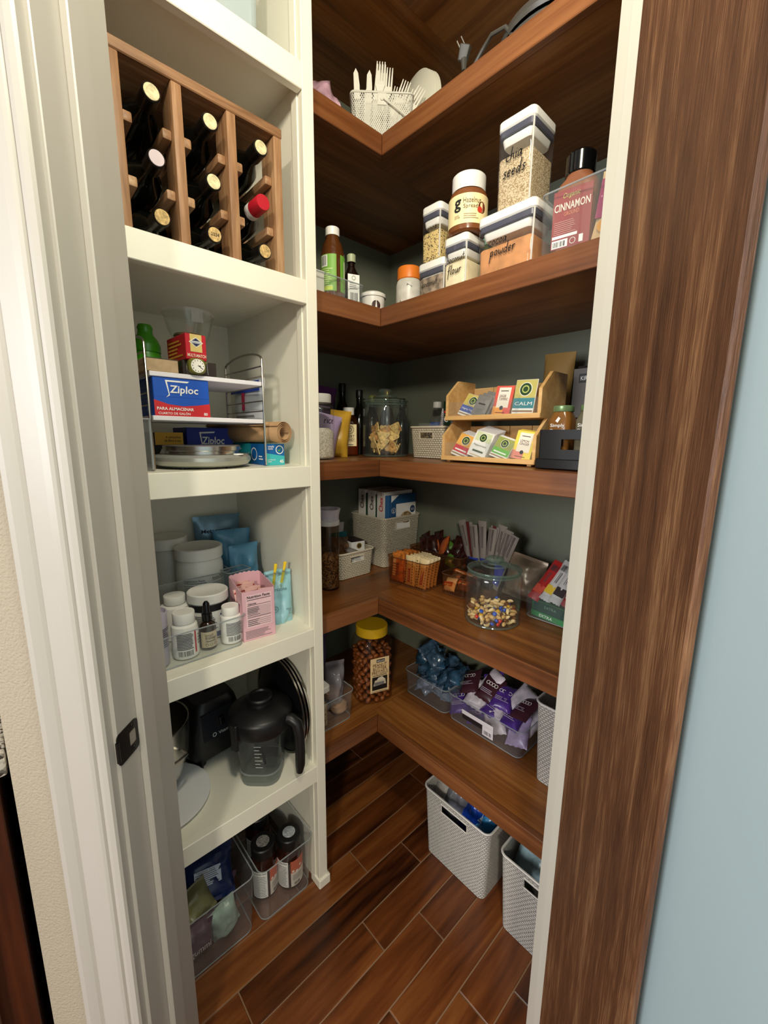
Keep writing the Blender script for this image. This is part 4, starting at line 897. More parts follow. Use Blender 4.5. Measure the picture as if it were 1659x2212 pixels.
# spice bin
sealed_bin('clear_bin', 'clear bin of spices at the right end of the canister shelf', .245, .20, .120, (1.002, .372, ZB2), RZ, .012, .98)
k = thing('cinnamon_jar', 'large ground cinnamon jar with black cap in the clear bin', 'jar', (.952, .438, ZB2+.0034), RZ+.12)
CIN = mat('ground_cinnamon', (136, 84, 56), .35); 
loft('jar_body', [(.078, .062, .016, 0), (.082, .066, .018, .003), (.082, .066, .018, .115), (.074, .060, .022, .134), (.054, .054, .026, .146), (.052, .052, .025, .156)], CIN, k)
lathe('cap', [(.0275, .150), (.029, .152), (.029, .186), (.026, .190), (0, .1905)], PLBG, k, 36)
p = Pr(k, y=-.0332); p.rect(-.038, .008, .038, .118, pc(150, 52, 50), lay=0).text('Organic', -.002, .105, .012, pc(206, 196, 110), w=.034, ital=.25).text('CINNAMON', 0, .086, .015, pc(246, 230, 214), w=.070, bold=.012).text('GROUND', 0, .072, .0075, pc(226, 140, 100), w=.030)
p.lines(-.034, .036, .012, .062, 7, pc(206, 150, 140), fill=.3).rect(-.036, .028, .014, .0335, WH, 'notice', 1).rect(-.036, .010, -.004, .025, WH, 'barcode_panel', 1).bars(-.034, .012, -.008, .022, BK, 12).ring(.006, .018, .006, .001, WH).rect(.018, .012, .026, .026, WH, 'nutrition_mark', 1).done()
k = thing('spice_jar', 'dark capped spice jar behind the cinnamon jar', 'jar', (1.045, .462, ZB2+.0034), RZ)
lathe('jar_body', [(0, 0), (.026, 0), (.028, .003), (.028, .11), (.023, .12)], mat('dark_spice', (60, 40, 26), .3), k, 28); lathe('cap', [(.027, .118), (.0275, .12), (.0275, .148), (.025, .151), (0, .151)], PLB, k, 32)
def packet(name, label, w, h, t, m, loc, rot, seed, cat='packet', group=None, pr=None, **kw):
    k = thing(name, label, cat, loc, group=group, rot=rot); pouch('packet_film', w, h, t, m, k, seed=seed, rough=kw.get('rough', .05), nx=kw.get('nx', 8), ny=kw.get('ny', 10), seam=kw.get('seam', .06), zig=kw.get('zig', 0))
    if pr: pr(k)
    return k
def taco(k):
    p = Pr(k, y=-.0065); p.rect(-.045, .042, .045, .110, pc(150, 40, 84), 'magenta_panel', 0).text('TACO', .0, .066, .016, WH, w=.05, bold=.02, ital=.2).ring(-.02, .092, .008, .002, WH).text('365', -.02, .092, .005, WH)
    for i in range(14): p.rect(-.04+.006*i, .078+.004*((i*5) % 4), -.038+.006*i, .081+.004*((i*5) % 4), pc(230, 150, 180), 'printed_dot', 2)
    p.disc(-.018, .028, .02, pc(214, 150, 60), 'printed_taco', 1, rz=.014).disc(.012, .022, .022, pc(180, 110, 50), 'printed_taco', 1, rz=.016).disc(.0, .024, .012, pc(110, 60, 30), 'printed_filling', 2, rz=.008).done()
packet('seasoning_packet', 'magenta taco seasoning packet in the clear bin', .095, .125, .012, pc(214, 178, 130), (.934, .350, ZB2+.0034), (0, .12, RZ), 41, pr=taco)
packet('seasoning_packet', 'mint green packet standing behind the taco packet', .085, .150, .012, pc(120, 206, 178), (.958, .330, ZB2+.0034), (0, 0, RZ), 42, pr=lambda k: Pr(k, y=-.0065).lines(-.03, .115, .02, .135, 4, pc(40, 110, 90)).done())
k = thing('protein_jar', 'orange-lidded white marbled jar beside the coconut canister', 'jar', (1.000, .975, ZB2), -.8)
lathe('jar_body', [(0, 0), (.038, 0), (.040, .003), (.040, .080), (.037, .092), (.034, .096)], mat('marbled_white', (232, 228, 218), .35, var=.12, vscale=16), k, 36); lathe('lid', [(.0350, .096), (.0365, .098), (.0365, .128), (.034, .132), (0, .1325)], mat('orange_lid', (236, 128, 40), .4), k, 40)
Pr(k, R=.0402).poly([(-.03, .03), (-.005, .078), (.01, .07), (-.012, .02)], GY).done()
# left wing of the canister shelf
sealed_bin('clear_bin', 'low clear bin of bottles at the left end of the canister shelf', .195, .20, .058, (.757, 1.115, ZB2), 0, .014, .98)
k = thing('juice_bottle', 'amber aloe juice bottle with green label and white cap', 'bottle', (.768, 1.057, ZB2+.0034), -.5)
lathe('bottle_body', [(0, 0), (.031, 0), (.034, .004), (.034, .10), (.0335, .125), (.028, .150), (.0205, .164), (.0185, .172), (.0185, .178)], mat('amber_juice', (84, 46, 18), .12), k, 36)
lathe('cap', [(.0195, .174), (.020, .176), (.020, .194), (.018, .196), (0, .1965)], PLW, k, 36)
p = Pr(k, R=.0342); p.rect(-.070, .022, .006, .118, pc(122, 176, 66), lay=0).rect(.018, .022, .060, .118, pc(110, 170, 60), 'green_panel', 0).rect(-.042, .086, -.020, .116, WH, 'barcode_panel', 1).bars(-.040, .089, -.022, .114, BK, 10)
p.lines(-.058, .034, -.004, .084, 9, pc(206, 226, 160), fill=.4).rect(-.045, .024, -.005, .034, pc(206, 226, 70), 'lime_panel', 1).rect(.032, .06, .040, .105, pc(226, 236, 206), 'printed_panel', 1).done()
k = thing('vanilla_bottle', 'small square dark bottle of vanilla with a white label', 'bottle', (.832, 1.052, ZB2+.0034), -.35)
loft('bottle_body', [(.038, .038, .007, 0), (.042, .042, .008, .003), (.042, .042, .008, .082), (.030, .030, .012, .098), (.020, .020, .009, .110), (.018, .018, .008, .126)], mat('dark_extract_glass', (24, 12, 8), .1), k)
lathe('cap', [(.0125, .122), (.013, .124), (.013, .142), (.011, .144), (0, .1445)], mat('sage_cap', (168, 176, 140), .4), k, 24)
p = Pr(k, y=-.0212); p.rect(-.018, .004, .018, .084, WH, lay=0).ring(0, .074, .006, .001, pc(80, 100, 70)).lines(-.013, .044, .013, .064, 4, GY, fill=.3).bars(-.011, .010, .013, .034, BK, 12).done()
k = thing('plastic_tub', 'short white lidded tub at the inner corner of the shelf', 'tub', (.930, 1.066, ZB2), -.6)
lathe('tub_body', [(0, 0), (.033, 0), (.035, .003), (.038, .052)], PLW, k, 36); lathe('lid', [(.0405, .050), (.041, .052), (.041, .060), (.036, .062), (.030, .066), (0, .0665)], PLW, k, 40)
Pr(k, R=.0375).disc(.006, .022, .014, pc(60, 26, 20)).poly([(.002, .0), (.006, .045), (.010, .0)], WH, lay=2).done()
k = carton('white_carton', 'plain white carton at the left end inside the low bin', .05, .07, .062, pc(232, 228, 220), (.694, 1.03, ZB2+.0034)); bx('flap', -.025, -.0005, .058, .025, .07, .064, pc(236, 232, 224), k)
k = thing('folded_bag', 'crumpled clear bag on top of the plain white carton', 'bag', (.690, 1.07, ZB2+.0684), 0); pouch('bag_film', .06, .07, .03, mat('crumpled_bag', (214, 208, 196), .3), k, seed=51, rough=.2, rot=(-.3, 0, 0))

# ---- tea shelf
def glassjar(name, label, r, h, loc, group=None):
    k = thing(name, label, 'jar', loc, 0, group)
    b = lathe('jar_glass', [(0, 0), (r*.95, 0), (r, .006), (r, h*.74), (r*.985, h*.78), (r*.90, h*.82), (r*.92, h*.84), (r*.86, h*.84), (r*.86, h*.82), (r*.955, h*.77), (r*.965, h*.73), (r*.965, .008), (r*.9, .005), (0, .005)], GLS, k, 48)
    for z in (h*.80, h*.835): tube('glass_ring', arc(0, 0, r*.905, 0, 350, 36, z, 'XY'), .0032, GLE, k, 6, True)
    tube('base_ring', arc(0, 0, r*.94, 0, 350, 36, .0035, 'XY'), .003, GLE, k, 6, True)
    ld = lathe('lid', [(r*.93, h*.845), (r*.97, h*.855), (r*.96, h*.87), (r*.75, h*.90), (r*.45, h*.925), (r*.26, h*.945), (r*.20, h*.96), (r*.30, h*.985), (r*.33, h*1.01), (r*.27, h*1.045), (0, h*1.055)], GLS, k, 40)
    for rr, z in ((.96, .86), (.48, .925), (.24, .95)): tube('lid_ring', arc(0, 0, r*rr, 0, 350, 32, h*z, 'XY'), .0028, GLE, ld, 6, True)
    lathe('knob', [(r*.19, h*.955), (r*.30, h*.985), (r*.335, h*1.01), (r*.27, h*1.045), (0, h*1.055)], GLE, ld, 24)
    return k
JC = Vector((1.088, 1.172, ZC2))
glassjar('glass_jar', 'tall glass jar of triangular crackers at the corner of the shelf', .087, .236, JC)
CRK = mat('cracker', (232, 192, 122), .8, var=.2, vscale=90, bump=.5, bscale=200); CRK2 = mat('toasted_cracker', (200, 148, 82), .8, var=.25, vscale=90, bump=.5, bscale=200)
bm = bmesh.new(); q = [bm.verts.new((x, 0, z)) for x, z in [(-.024, -.016), (-.019, -.020), (.019, -.020), (.024, -.016), (.004, .021), (-.004, .021)]]; bm.faces.new(q)
r_ = bmesh.ops.extrude_face_region(bm, geom=list(bm.faces)); bmesh.ops.translate(bm, verts=[g for g in r_['geom'] if isinstance(g, bmesh.types.BMVert)], vec=(0, .0045, 0))
ck = frombm('cracker', bm, CRK); cme = ck.data; cme2 = cme.copy(); cme2.materials.clear(); cme2.materials.append(CRK2); bpy.data.objects.remove(ck)
rc = random.Random(8)
for i in range(46):
    lv = i//12; a = i*2.4+rc.uniform(-.3, .3); rr = .046+rc.uniform(-.006, .006) if i % 12 < 9 else .018
    o = link('triangular_cracker', cme if rc.random() < .72 else cme2, None, JC+Vector((rr*math.cos(a), rr*math.sin(a), .030+.023*lv+rc.uniform(-.003, .003))), (rc.uniform(-.5, .5), rc.uniform(-PI, PI), a+PI/2+rc.uniform(-.5, .5)))
    tag(o, 'triangular cracker heaped in the tall glass jar', 'cracker', 'crackers in the glass jar')
k = thing('rice_jar', 'clear jar lettered rice with a white lid', 'jar', (.763, 1.130, ZC2), -.2)
lathe('jar_wall', [(0, 0), (.043, 0), (.046, .006), (.046, .15), (.042, .165), (.034, .175), (.034, .18)], CAN, k, 36); lathe('lid', [(.036, .176), (.037, .178), (.037, .200), (.034, .203), (0, .2035)], PLW, k, 36)
lathe('rice_fill', [(0, .003), (.040, .003), (.0435, .008), (.0435, .085), (.03, .098), (0, .094)], speck('rice_grain', (196, 186, 164), (240, 234, 218), 420, .7, .3, .6), k, 32)
Pr(k, R=.0465).hand('rice', .012, .112, .024, BK).done()
k = thing('honey_bottle', 'square honey bottle with white cap and cream label', 'bottle', (1.012, 1.300, ZC2), -.55)
HON = clear('honey_plastic', (226, 178, 110), .04, 1.45, .06, (150, 90, 40))
loft('bottle_wall', [(.066, .066, .012, 0), (.072, .072, .014, .004), (.072, .072, .014, .120), (.060, .060, .02, .142), (.038, .038, .017, .155), (.036, .036, .016, .160)], HON, k)
rbox('honey_fill', .068, .068, .002, .062, mat('dark_honey', (96, 34, 12), .12), k, .012, 1, .002)
lathe('cap', [(.0205, .154), (.0215, .156), (.0215, .180), (.0195, .182), (0, .1825)], PLW, k, 36)
p = Pr(k, y=-.0362); p.rect(-.026, .036, .026, .118, pc(238, 220, 170), lay=0).ring(0, .098, .016, .0022, pc(120, 84, 40)).ring(0, .098, .008, .002, pc(120, 84, 40)).text('EBERT', 0, .073, .010, pc(84, 60, 30), w=.036, bold=.01).text('HONEY', 0, .060, .010, pc(84, 60, 30), w=.036, bold=.01).rect(-.022, .053, .022, .0545, pc(120, 30, 30), 'rule').lines(-.015, .040, .015, .046, 1, TXT).done()
LILF = mat('lilac_film', (186, 164, 204), .3); PUF = mat('deep_purple_film', (96, 52, 112), .3); YEF = mat('yellow_film', (206, 160, 52), .35); GRF = mat('leaf_green_film', (60, 96, 44), .35); MRN = mat('maroon_film', (84, 20, 22), .3)
def hp_(k): Pr(k, y=-.012).lines(-.015, .09, .015, .125, 3, pc(110, 50, 40)).rect(-.01, .02, .02, .06, pc(220, 206, 160), 'patch', 1).done()
packet('snack_pouch', 'yellow snack pouch between the rice jar and the honey', .075, .165, .05, YEF, (.905, 1.232, ZC2), (-.04, .1, -.6), 61, 'pouch', pr=hp_, rough=.1)
packet('snack_pouch', 'lilac pouch leaning behind the rice jar', .085, .150, .04, LILF, (.826, 1.215, ZC2), (-.05, .22, -.5), 62, 'pouch', rough=.14)
def pr1(k):
    p = Pr(k, y=-.026, tilt=.05); p.rect(-.06, .03, .06, .12, pc(40, 66, 40), 'green_panel', 0).rect(-.035, .175, .045, .205, pc(30, 14, 40), 'name_patch', 0).lines(-.028, .184, .038, .197, 1, pc(176, 150, 186)).lines(-.03, .07, .04, .10, 3, pc(90, 110, 90)).done()
packet('snack_pouch', 'tall purple and green pouch at the back left of the shelf', .145, .265, .055, PUF, (.905, 1.385, ZC2), (.02, .10, -.2), 63, 'pouch', pr=pr1, rough=.08)
packet('snack_pouch', 'dark maroon pouch behind the rice jar', .10, .185, .05, MRN, (.745, 1.33, ZC2), (0, .05, -.2), 64, 'pouch', rough=.1)
packet('snack_pouch', 'leaf green pouch under the tall purple one', .09, .145, .05, GRF, (.930, 1.300, ZC2), (0, -.2, -.4), 65, 'pouch', rough=.15)
DKG = mat('dark_oil_glass', (12, 14, 9), .1)
for i, (x, y, h, cap, lab) in enumerate([(1.062, 1.405, .285, PLB, 'tall dark bottle with a black cap at the back corner'), (1.125, 1.372, .262, PLB, 'dark bottle behind the cracker jar, left of the green one'), (1.190, 1.366, .245, mat('olive_cap', (120, 124, 60), .35), 'dark green bottle directly behind the cracker jar lid'),
                                (1.245, 1.330, .268, mat('gold_cap', (170, 130, 60), .3, .6), 'dark bottle with a gold cap behind the cracker jar knob'), (1.305, 1.300, .235, PLB, 'short dark bottle right of the gold-capped one')]):
    k = thing('oil_bottle', lab, 'bottle', (x, y, ZC2), 0, 'dark bottles in the back corner'); r = .030
    lathe('bottle_glass', [(0, 0), (r*.95, 0), (r, .003), (r, h*.55), (r*.8, h*.66), (r*.45, h*.76), (r*.42, h*.93)], DKG, k, 28); lathe('cap', [(r*.47, h*.88), (r*.5, h*.89), (r*.5, h*.985), (r*.44, h), (0, h)], cap, k, 24)
KNW = knit('knit_plastic_white', (208, 204, 196)); KNC = knit('knit_plastic_cream', (214, 204, 182)); RIMW = mat('smooth_plastic_white', (216, 212, 204), .4); RIMC = mat('smooth_plastic_cream', (216, 206, 184), .4)
def basket(label, w, d, h, loc, rz, slot_hw, cream=True, sides=(0,), taper=.90):
    k = thing('knit_basket', label, 'basket', loc, rz); R1, R2 = (KNC, RIMC) if cream else (KNW, RIMW)
    zs0, zs1 = h-.042-(.012 if h > .16 else 0), h-.018-(.004 if h > .16 else 0)
    binm('knit_wall', w, d, h, R1, k, .022, .0028, taper, tuple((s, slot_hw, zs0, zs1) for s in sides))
    rimtube('rolled_rim', w+.001, d+.001, .022, h-.001, .0036, R2, k, 6)
    for s in sides:
        if s == 0:
            kz = lambda z: (d/2)*(taper+(1-taper)*z/h)
            tube('handle_edge', [(-slot_hw, -kz(zs0)-.0002, zs0), (slot_hw, -kz(zs0)-.0002, zs0), (slot_hw, -kz(zs1)-.0002, zs1), (-slot_hw, -kz(zs1)-.0002, zs1)], .0022, R2, k, 6, True)
    return k
basket('small cream knit-look basket between the cracker jar and tea organizer', .165, .16, .108, (1.175, .972, ZC2), RZ, .030)
packet('snack_pouch', 'grey printed pouch sticking out of the small cream basket', .085, .12, .02, mat('grey_print_film', (206, 200, 204), .4), (1.150, .935, ZC2+.045), (0, .25, RZ), 66, 'pouch', pr=lambda k: Pr(k, y=-.011).lines(-.03, .05, .03, .11, 9, GY, fill=.3).disc(-.02, .112, .004, pc(190, 30, 40)).disc(-.008, .114, .004, pc(190, 30, 40)).done())
packet('snack_pouch', 'dark green pouch with white lettering in the small cream basket', .06, .16, .02, mat('dark_green_film', (24, 52, 32), .35), (1.148, .918, ZC2+.034), (0, .05, RZ), 67, 'pouch', pr=lambda k: Pr(k, y=-.011).text('C', -.005, .10, .02, WH).rect(-.02, .01, .02, .05, pc(190, 200, 170), 'pale_base', 1).done())
k = thing('snack_box', 'clear box of brown snacks inside the small cream basket', 'box', (1.160, 1.010, ZC2+.004), RZ); binm('box_wall', .06, .07, .118, CLR, k, .006, .0015, 1); rbox('brown_snacks', .055, .065, .004, .10, speck('brown_snack_mix', (70, 46, 26), (190, 160, 110), 180, .8, .2, .7), k, .005, 1, .003)
k = thing('water_bottle', 'small clear bottle with blue label behind the cream basket', 'bottle', (1.285, 1.085, ZC2), RZ)
lathe('bottle_wall', [(0, 0), (.026, 0), (.028, .003), (.028, .14), (.018, .165), (.0135, .175), (.0135, .19)], CAN, k, 28); lathe('cap', [(.0165, .186), (.017, .188), (.017, .207), (.0155, .209), (0, .209)], PLW, k, 28); lathe('blue_label', [(.0283, .09), (.0285, .09), (.0285, .13), (.0283, .13)], pc(50, 90, 170), k, 28)

# tea organizer
BAM = wood('bamboo', ((182, 134, 76), (214, 170, 108), (232, 196, 138)), 'X', 90, 12, .05, .45, .08, .4, rand=.08)
k = thing('tea_organizer', 'two-tier bamboo tea organizer with clear dividers', 'organizer', (1.0, .668, ZC2), RZ)
W_, DP = .305, .135
def sidepoly(z0, y0): return [(y0, z0), (y0+DP, z0), (y0+DP, z0+.118), (y0+.052, z0+.118), (y0, z0+.072)]
for tier, z0, y0 in (('lower', .006, 0), ('upper', .124, .012)):
    for sx in (-1, 1):
        x = sx*(W_/2-.0045); P_ = sidepoly(z0, y0)
        v = [(x-.0045, y, z) for y, z in P_]+[(x+.0045, y, z) for y, z in P_]
        mk('side_panel', v, [tuple(reversed(range(5))), tuple(range(5, 10))]+[(i, (i+1) % 5, (i+1) % 5+5, i+5) for i in range(5)], BAM, k)
    bx('shelf_floor', -W_/2+.009, y0, z0, W_/2-.009, y0+DP, z0+.008, BAM, k, .001); bx('front_rail', -W_/2, y0-.004, z0-.001, W_/2, y0, z0+.012, BAM, k, .001)
    for i in range(4):
        x0 = -W_/2+.0095+(W_-.019)*i/4; bx('back_slat', x0+.0008, y0+DP-.007, z0+.008, x0+(W_-.019)/4-.0008, y0+DP, z0+.102, BAM, k, .0008)
    bx('clear_front', -W_/2+.009, y0+.004, z0+.008, W_/2-.009, y0+.0055, z0+.052, CLR, k)
    for i in range(1, 4): bx('divider', -W_/2+W_*i/4-.0008, y0+.006, z0+.008, -W_/2+W_*i/4+.0008, y0+DP-.01, z0+.062, CLR, k)
for x in (-W_/2+.02, W_/2-.02):
    for y in (.015, DP-.015): bx('foot', x-.006, y-.006, 0, x+.006, y+.006, .006, BAM, k)
TOx = Vector((1.0, .668, ZC2))
def sachet(label, lx, ly, lz, w, h, base, tilt, lean, pr, n=1, dy=.0055, film=None):
    for i in range(n):
        off = Vector((ly+dy*i, -lx, lz+.0012*i))
        k = thing('tea_sachet', label if i == 0 else 'pale tea sachet stacked in the lower tier behind the '+label.split(' front tea')[0]+' one', 'tea sachet', TOx+off, group='tea sachets in the organizer', rot=(-tilt, lean, RZ))
        bx('envelope', -w/2, -.0014, 0, w/2, .0014, h, film or base, k, .0006)
        if i == 0:
            p = Pr(k, y=-.0014); pr(p, w, h); p.done()
def leafy(band, name, gold=(196, 178, 90)):
    def f(p, w, h):
        p.rect(-w/2+.001, h*.45, w/2-.001, h-.001, pc(*gold), 'picture', 0).disc(0, h*.72, h*.2, pc(240, 236, 220), 'badge_ring', 1).disc(0, h*.72, h*.18, pc(34, 66, 30), 'badge', 2).ring(0, h*.72, h*.11, h*.03, pc(190, 200, 110), lay=3).rect(-w/2+.001, h*.18, w/2-.001, h*.47, pc(*band), 'name_band', 1); (p.text(name, 0, h*.31, h*.10, WH, w=w*.8, lay=3) if name else p.lines(-w*.38, h*.25, w*.38, h*.38, 1, WH, lay=3)); p.rect(-w/2+.002, h*.07, w/2-.002, h*.12, pc(150, 120, 80), 'footer', 1)
    return f
def ginger(c1, c2, name):
    def f(p, w, h):
        p.rect(-w/2, 0, w/2, h, pc(*c1), 'colour_field', 0).rect(-w/2, 0, w*.1, h*.3, pc(*c2), 'corner_field', 1).rect(-w*.32, h*.26, w*.36, h*.94, pc(240, 230, 214), 'cream_panel', 2).lines(-w*.2, h*.81, w*.25, h*.86, 1, BK, lay=4).text(name, .02*w, h*.60, h*.19, pc(90, 60, 50), w=w*.5, lay=4).disc(0, h*.25, h*.07, pc(40, 36, 44), 'seal', 4).lines(-w*.3, h*.08, w*.25, h*.12, 1, BK, lay=4)
    return f
def grey(p, w, h): p.disc(0, h*.8, h*.08, GY).rect(-w*.25, h*.55, w*.25, h*.62, BK, 'name_patch').lines(-w*.3, h*.15, w*.3, h*.4, 4, GY, fill=.3)
def pepper(p, w, h):
    p.rect(-w*.42, h*.62, w*.42, h*.96, pc(206, 216, 170), 'picture', 0).disc(0, h*.76, h*.17, pc(240, 238, 226), 'badge_ring', 1).disc(0, h*.76, h*.15, pc(34, 66, 30), 'badge', 2).ring(0, h*.76, h*.09, h*.025, pc(190, 200, 110), lay=3).text('Peppermint', 0, h*.45, h*.09, pc(90, 110, 90), w=w*.7).rect(-w*.3, h*.2, w*.3, h*.27, pc(70, 86, 60), 'name_band').lines(-w*.36, h*.06, w*.3, h*.12, 1, pc(200, 170, 120))
SW_ = pc(236, 234, 228)
sachet('blue night-time tea sachet in the upper tier, left compartment', -.094, .030, .134, .058, .070, SW_, .42, .30, leafy((70, 90, 170), 'Nighty Night'))
for i in range(3): sachet(('silver foil tea sachet in front in the second upper compartment', 'silver foil tea sachet in the middle of the second upper compartment', 'silver foil tea sachet at the back of the second upper compartment')[i], -.046+.004*i, .022+.012*i, .134, .046, .062+.006*i, mat('silver_foil', (168, 166, 166), .25, .6), .35, .25, grey)
sachet('coral ginger turmeric tea sachet in the upper tier', .020, .038, .134, .055, .082, pc(226, 106, 70), .20, .06, ginger((220, 92, 76), (240, 160, 60), 'GINGER\nTURMERIC'))
sachet('teal-banded calm tea sachet in the upper tier, right compartment', .088, .034, .134, .062, .092, SW_, .16, .04, leafy((26, 128, 140), 'CALM', (190, 180, 100)))
sachet('red-banded front tea sachet in the lower tier, left compartment', -.106, .020, .016, .058, .072, SW_, .40, .30, leafy((206, 48, 66), '', (226, 170, 80)), 7)
sachet('white peppermint front tea sachet in the lower tier', -.042, .018, .016, .062, .078, SW_, .30, .26, pepper, 11)
sachet('green-banded front tea sachet in the lower tier', .030, .020, .016, .056, .062, SW_, .40, .30, leafy((104, 178, 66), '', (150, 160, 80)), 3)
sachet('yellow lemon ginger front tea sachet in the lower tier', .098, .022, .016, .056, .076, pc(240, 214, 80), .22, .14, ginger((242, 216, 84), (230, 140, 120), 'LEMON\nGINGER'), 4)
packet('kraft_pouch', 'brown kraft paper pouch behind the tea organizer', .095, .325, .05, mat('kraft_film', (164, 128, 68), .6), (1.270, .608, ZC2), (0, .03, RZ), 68, 'pouch', pr=lambda k: Pr(k, y=-.006).lines(-.03, .270, .03, .280, 1, BK).done(), rough=.05)
packet('coffee_bag', 'black and grey coffee bag at the right end of the tea shelf', .12, .272, .07, mat('charcoal_film', (50, 48, 46), .35), (1.225, .462, ZC2), (0, 0, RZ), 69, 'bag', pr=lambda k: Pr(k, y=-.037).rect(-.055, .13, .055, .26, pc(96, 92, 88), 'grey_label', 0).rect(-.04, .222, .03, .246, BK, 'name_patch', 1).text('KIRKLAND', -.006, .234, .011, WH, w=.058).text('blo', .018, .195, .024, WH, w=.036).text('nor', .016, .162, .018, pc(200, 196, 190), w=.036).done(), rough=.03)
k = thing('black_bin', 'black bin with an oval handle at the right end of the tea shelf', 'bin', (1.035, .392, ZC2+.0004), RZ)
binm('bin_body', .195, .15, .092, PLB, k, .006, .004, .99, ((0, .042, .046, .070),)); rbox('base_step', .205, .158, 0, .024, PLB, k, .006, 1, .002, n=3)
for i, (y, c, lab) in enumerate(((.452, (140, 92, 40), 'spice shaker with ginger-brown contents and a green lid'), (.388, (110, 104, 84), 'spice shaker with grey-green contents and a green lid'))):
    k = thing('spice_shaker', lab, 'spice jar', (1.000, y, ZC2+.0265), RZ, 'spice shakers in the black bin')
    loft('jar_body', [(.048, .048, .010, 0), (.052, .052, .012, .003), (.052, .052, .012, .088), (.042, .042, .016, .104), (.040, .040, .019, .112)], mat('spice_fill_%d' % i, c, .2, var=.1), k)
    lathe('lid', [(.0225, .108), (.0235, .110), (.0235, .120), (.022, .122), (0, .1225)], mat('green_metal_lid', (130, 160, 112), .3, .4), k, 36)
    Pr(k, y=-.0262).text('Simply', 0, .075, .010, WH, w=.034, bold=.01).text('Organic', 0, .063, .010, WH, w=.036).poly([(-.006, .086), (.0, .082), (.006, .092), (.001, .096)], WH).done()

# ---- snack shelf
k = thing('cereal_dispenser', 'tall clear container lettered cereal with a white pouring lid', 'container', (.832, 1.186, ZD2), -.3)
lathe('clear_wall', [(0, 0), (.033, 0), (.035, .004), (.0355, .24), (.036, .25)], clear('brown_tinted_plastic', (214, 200, 184), .04, 1.45, .06, (110, 90, 70)), k, 36)
lathe('cereal_fill', [(0, .004), (.030, .004), (.033, .008), (.033, .115), (.02, .13), (0, .126)], speck('granola', (60, 38, 22), (168, 130, 88), 220, .8, .25, .7), k, 28)
lathe('lid_collar', [(.0355, .235), (.0375, .237), (.0375, .252), (.0355, .254)], PLW, k, 36); lathe('pouring_lid', [(.0355, .254), (.036, .270), (.040, .288), (.0425, .294), (.041, .2945), (.036, .280), (.03, .276), (0, .276)], mat('lavender_white_plastic', (226, 220, 230), .3), k, 36)
Pr(k, R=.036).hand('cereal', .004, .150, .018, BK).done()
basket('small cream knit-look basket of snack bars beside the cereal container', .182, .135, .104, (.982, 1.277, ZD2), 0, .034)
basket('tall cream knit-look basket of cereal boxes in the back corner', .225, .225, .212, (1.238, 1.327, ZD2), 0, .042, taper=.92)
# cereal boxes in the tall basket
CHB = pc(226, 222, 214)
for i, (y, lab, c) in enumerate(((1.262, 'white cereal box with red spine letters nearest in the tall basket', (200, 36, 40)), (1.322, 'white cereal box, middle of the three in the tall basket', (60, 40, 36)), (1.386, 'white cereal box at the back of the tall basket', (90, 34, 34)))):
    k = thing('cereal_box', lab, 'cereal box', (1.150, y, ZD2+.0045), 0, 'cereal boxes in the tall basket')
    bx('carton', 0, -.024, 0, .165, .024, .315, CHB, k, .001); bx('side_print', .002, -.0246, .02, .163, -.0242, .30, pc(60, 110, 160) if i == 0 else pc(50, 80, 60), k)
    p = Pr(k, rz=-PI/2, o=(-.0002, 0, 0)); p.text('Chex', .003, .262, .024, pc(*c), w=.062, rot=PI/2, bold=.02).text('G', .004, .303, .010, BK, ital=.2).done()
k = thing('cereal_box', 'blue and white oat cereal box at the front of the tall basket', 'cereal box', (1.262, 1.2445, ZD2+.0045), 0)
DBL = pc(34, 84, 130)
k.location = (1.250, 1.2305, ZD2+.0045); bx('carton', -.075, -.0055, 0, .075, .0055, .300, DBL, k, .001)
p = Pr(k, y=-.0056); p.rect(-.046, .15, .074, .262, WH, 'white_panel', 0).disc(.016, .20, .034, speck('oat_print', (90, 66, 40), (206, 176, 130), 300, .6), rz=.026).disc(.054, .232, .016, pc(26, 60, 100)).text('GO', .054, .232, .010, WH).poly([(-.075, .30), (-.03, .30), (-.075, .27)], WH).ring(-.061, .235, .012, .0015, WH).lines(-.066, .228, -.056, .242, 3, WH).done()
def bar(name, label, loc, rot, w, h, t, m, seed, cat, group, pr=None):
    k = thing(name, label, cat, loc, group=group, rot=rot); pouch('wrapper', w, h, t, m, k, seed=seed, rough=.05, nx=8, ny=10, seam=.07, zig=.0012)
    if pr: p = Pr(k, y=-t*.5-.0006); pr(p, w, h); p.done()
    return k
# small basket contents
BRF = mat('bronze_print_film', (120, 84, 52), .3, var=.4, vscale=40)
floppy('snack_pouch', 'bronze patterned snack pouch in the small bar basket', (.955, 1.262, ZD2+.035), (-.35, .15, .2), .11, .12, .04, BRF, 71, 'pouch')
k = carton('snack_bar_box', 'small white box with a gold seal in the small bar basket', .062, .085, .052, WH, (1.025, 1.258, ZD2+.0755), .0); k.rotation_euler = (0, 0, -.15)
p = Pr(k); p.disc(.004, .034, .012, pc(150, 120, 60)).disc(.004, .034, .008, pc(70, 56, 30), lay=2).text('NUTBERRY', 0, .012, .006, TXT, w=.045).done(); bx('dark_top', -.031, 0, .0521, .031, .085, .0528, pc(46, 24, 34), k)
bx('box_stack_spacer', -.029, .002, -.071, .029, .08, -.0003, WH, k)
floppy('snack_bar', 'silver wrapped bar lying at the front of the small bar basket', (1.022, 1.236, ZD2+.078), (-1.2, .2, 1.2), .04, .075, .02, mat('silver_wrap', (180, 176, 172), .22, .5), 72, 'bar')
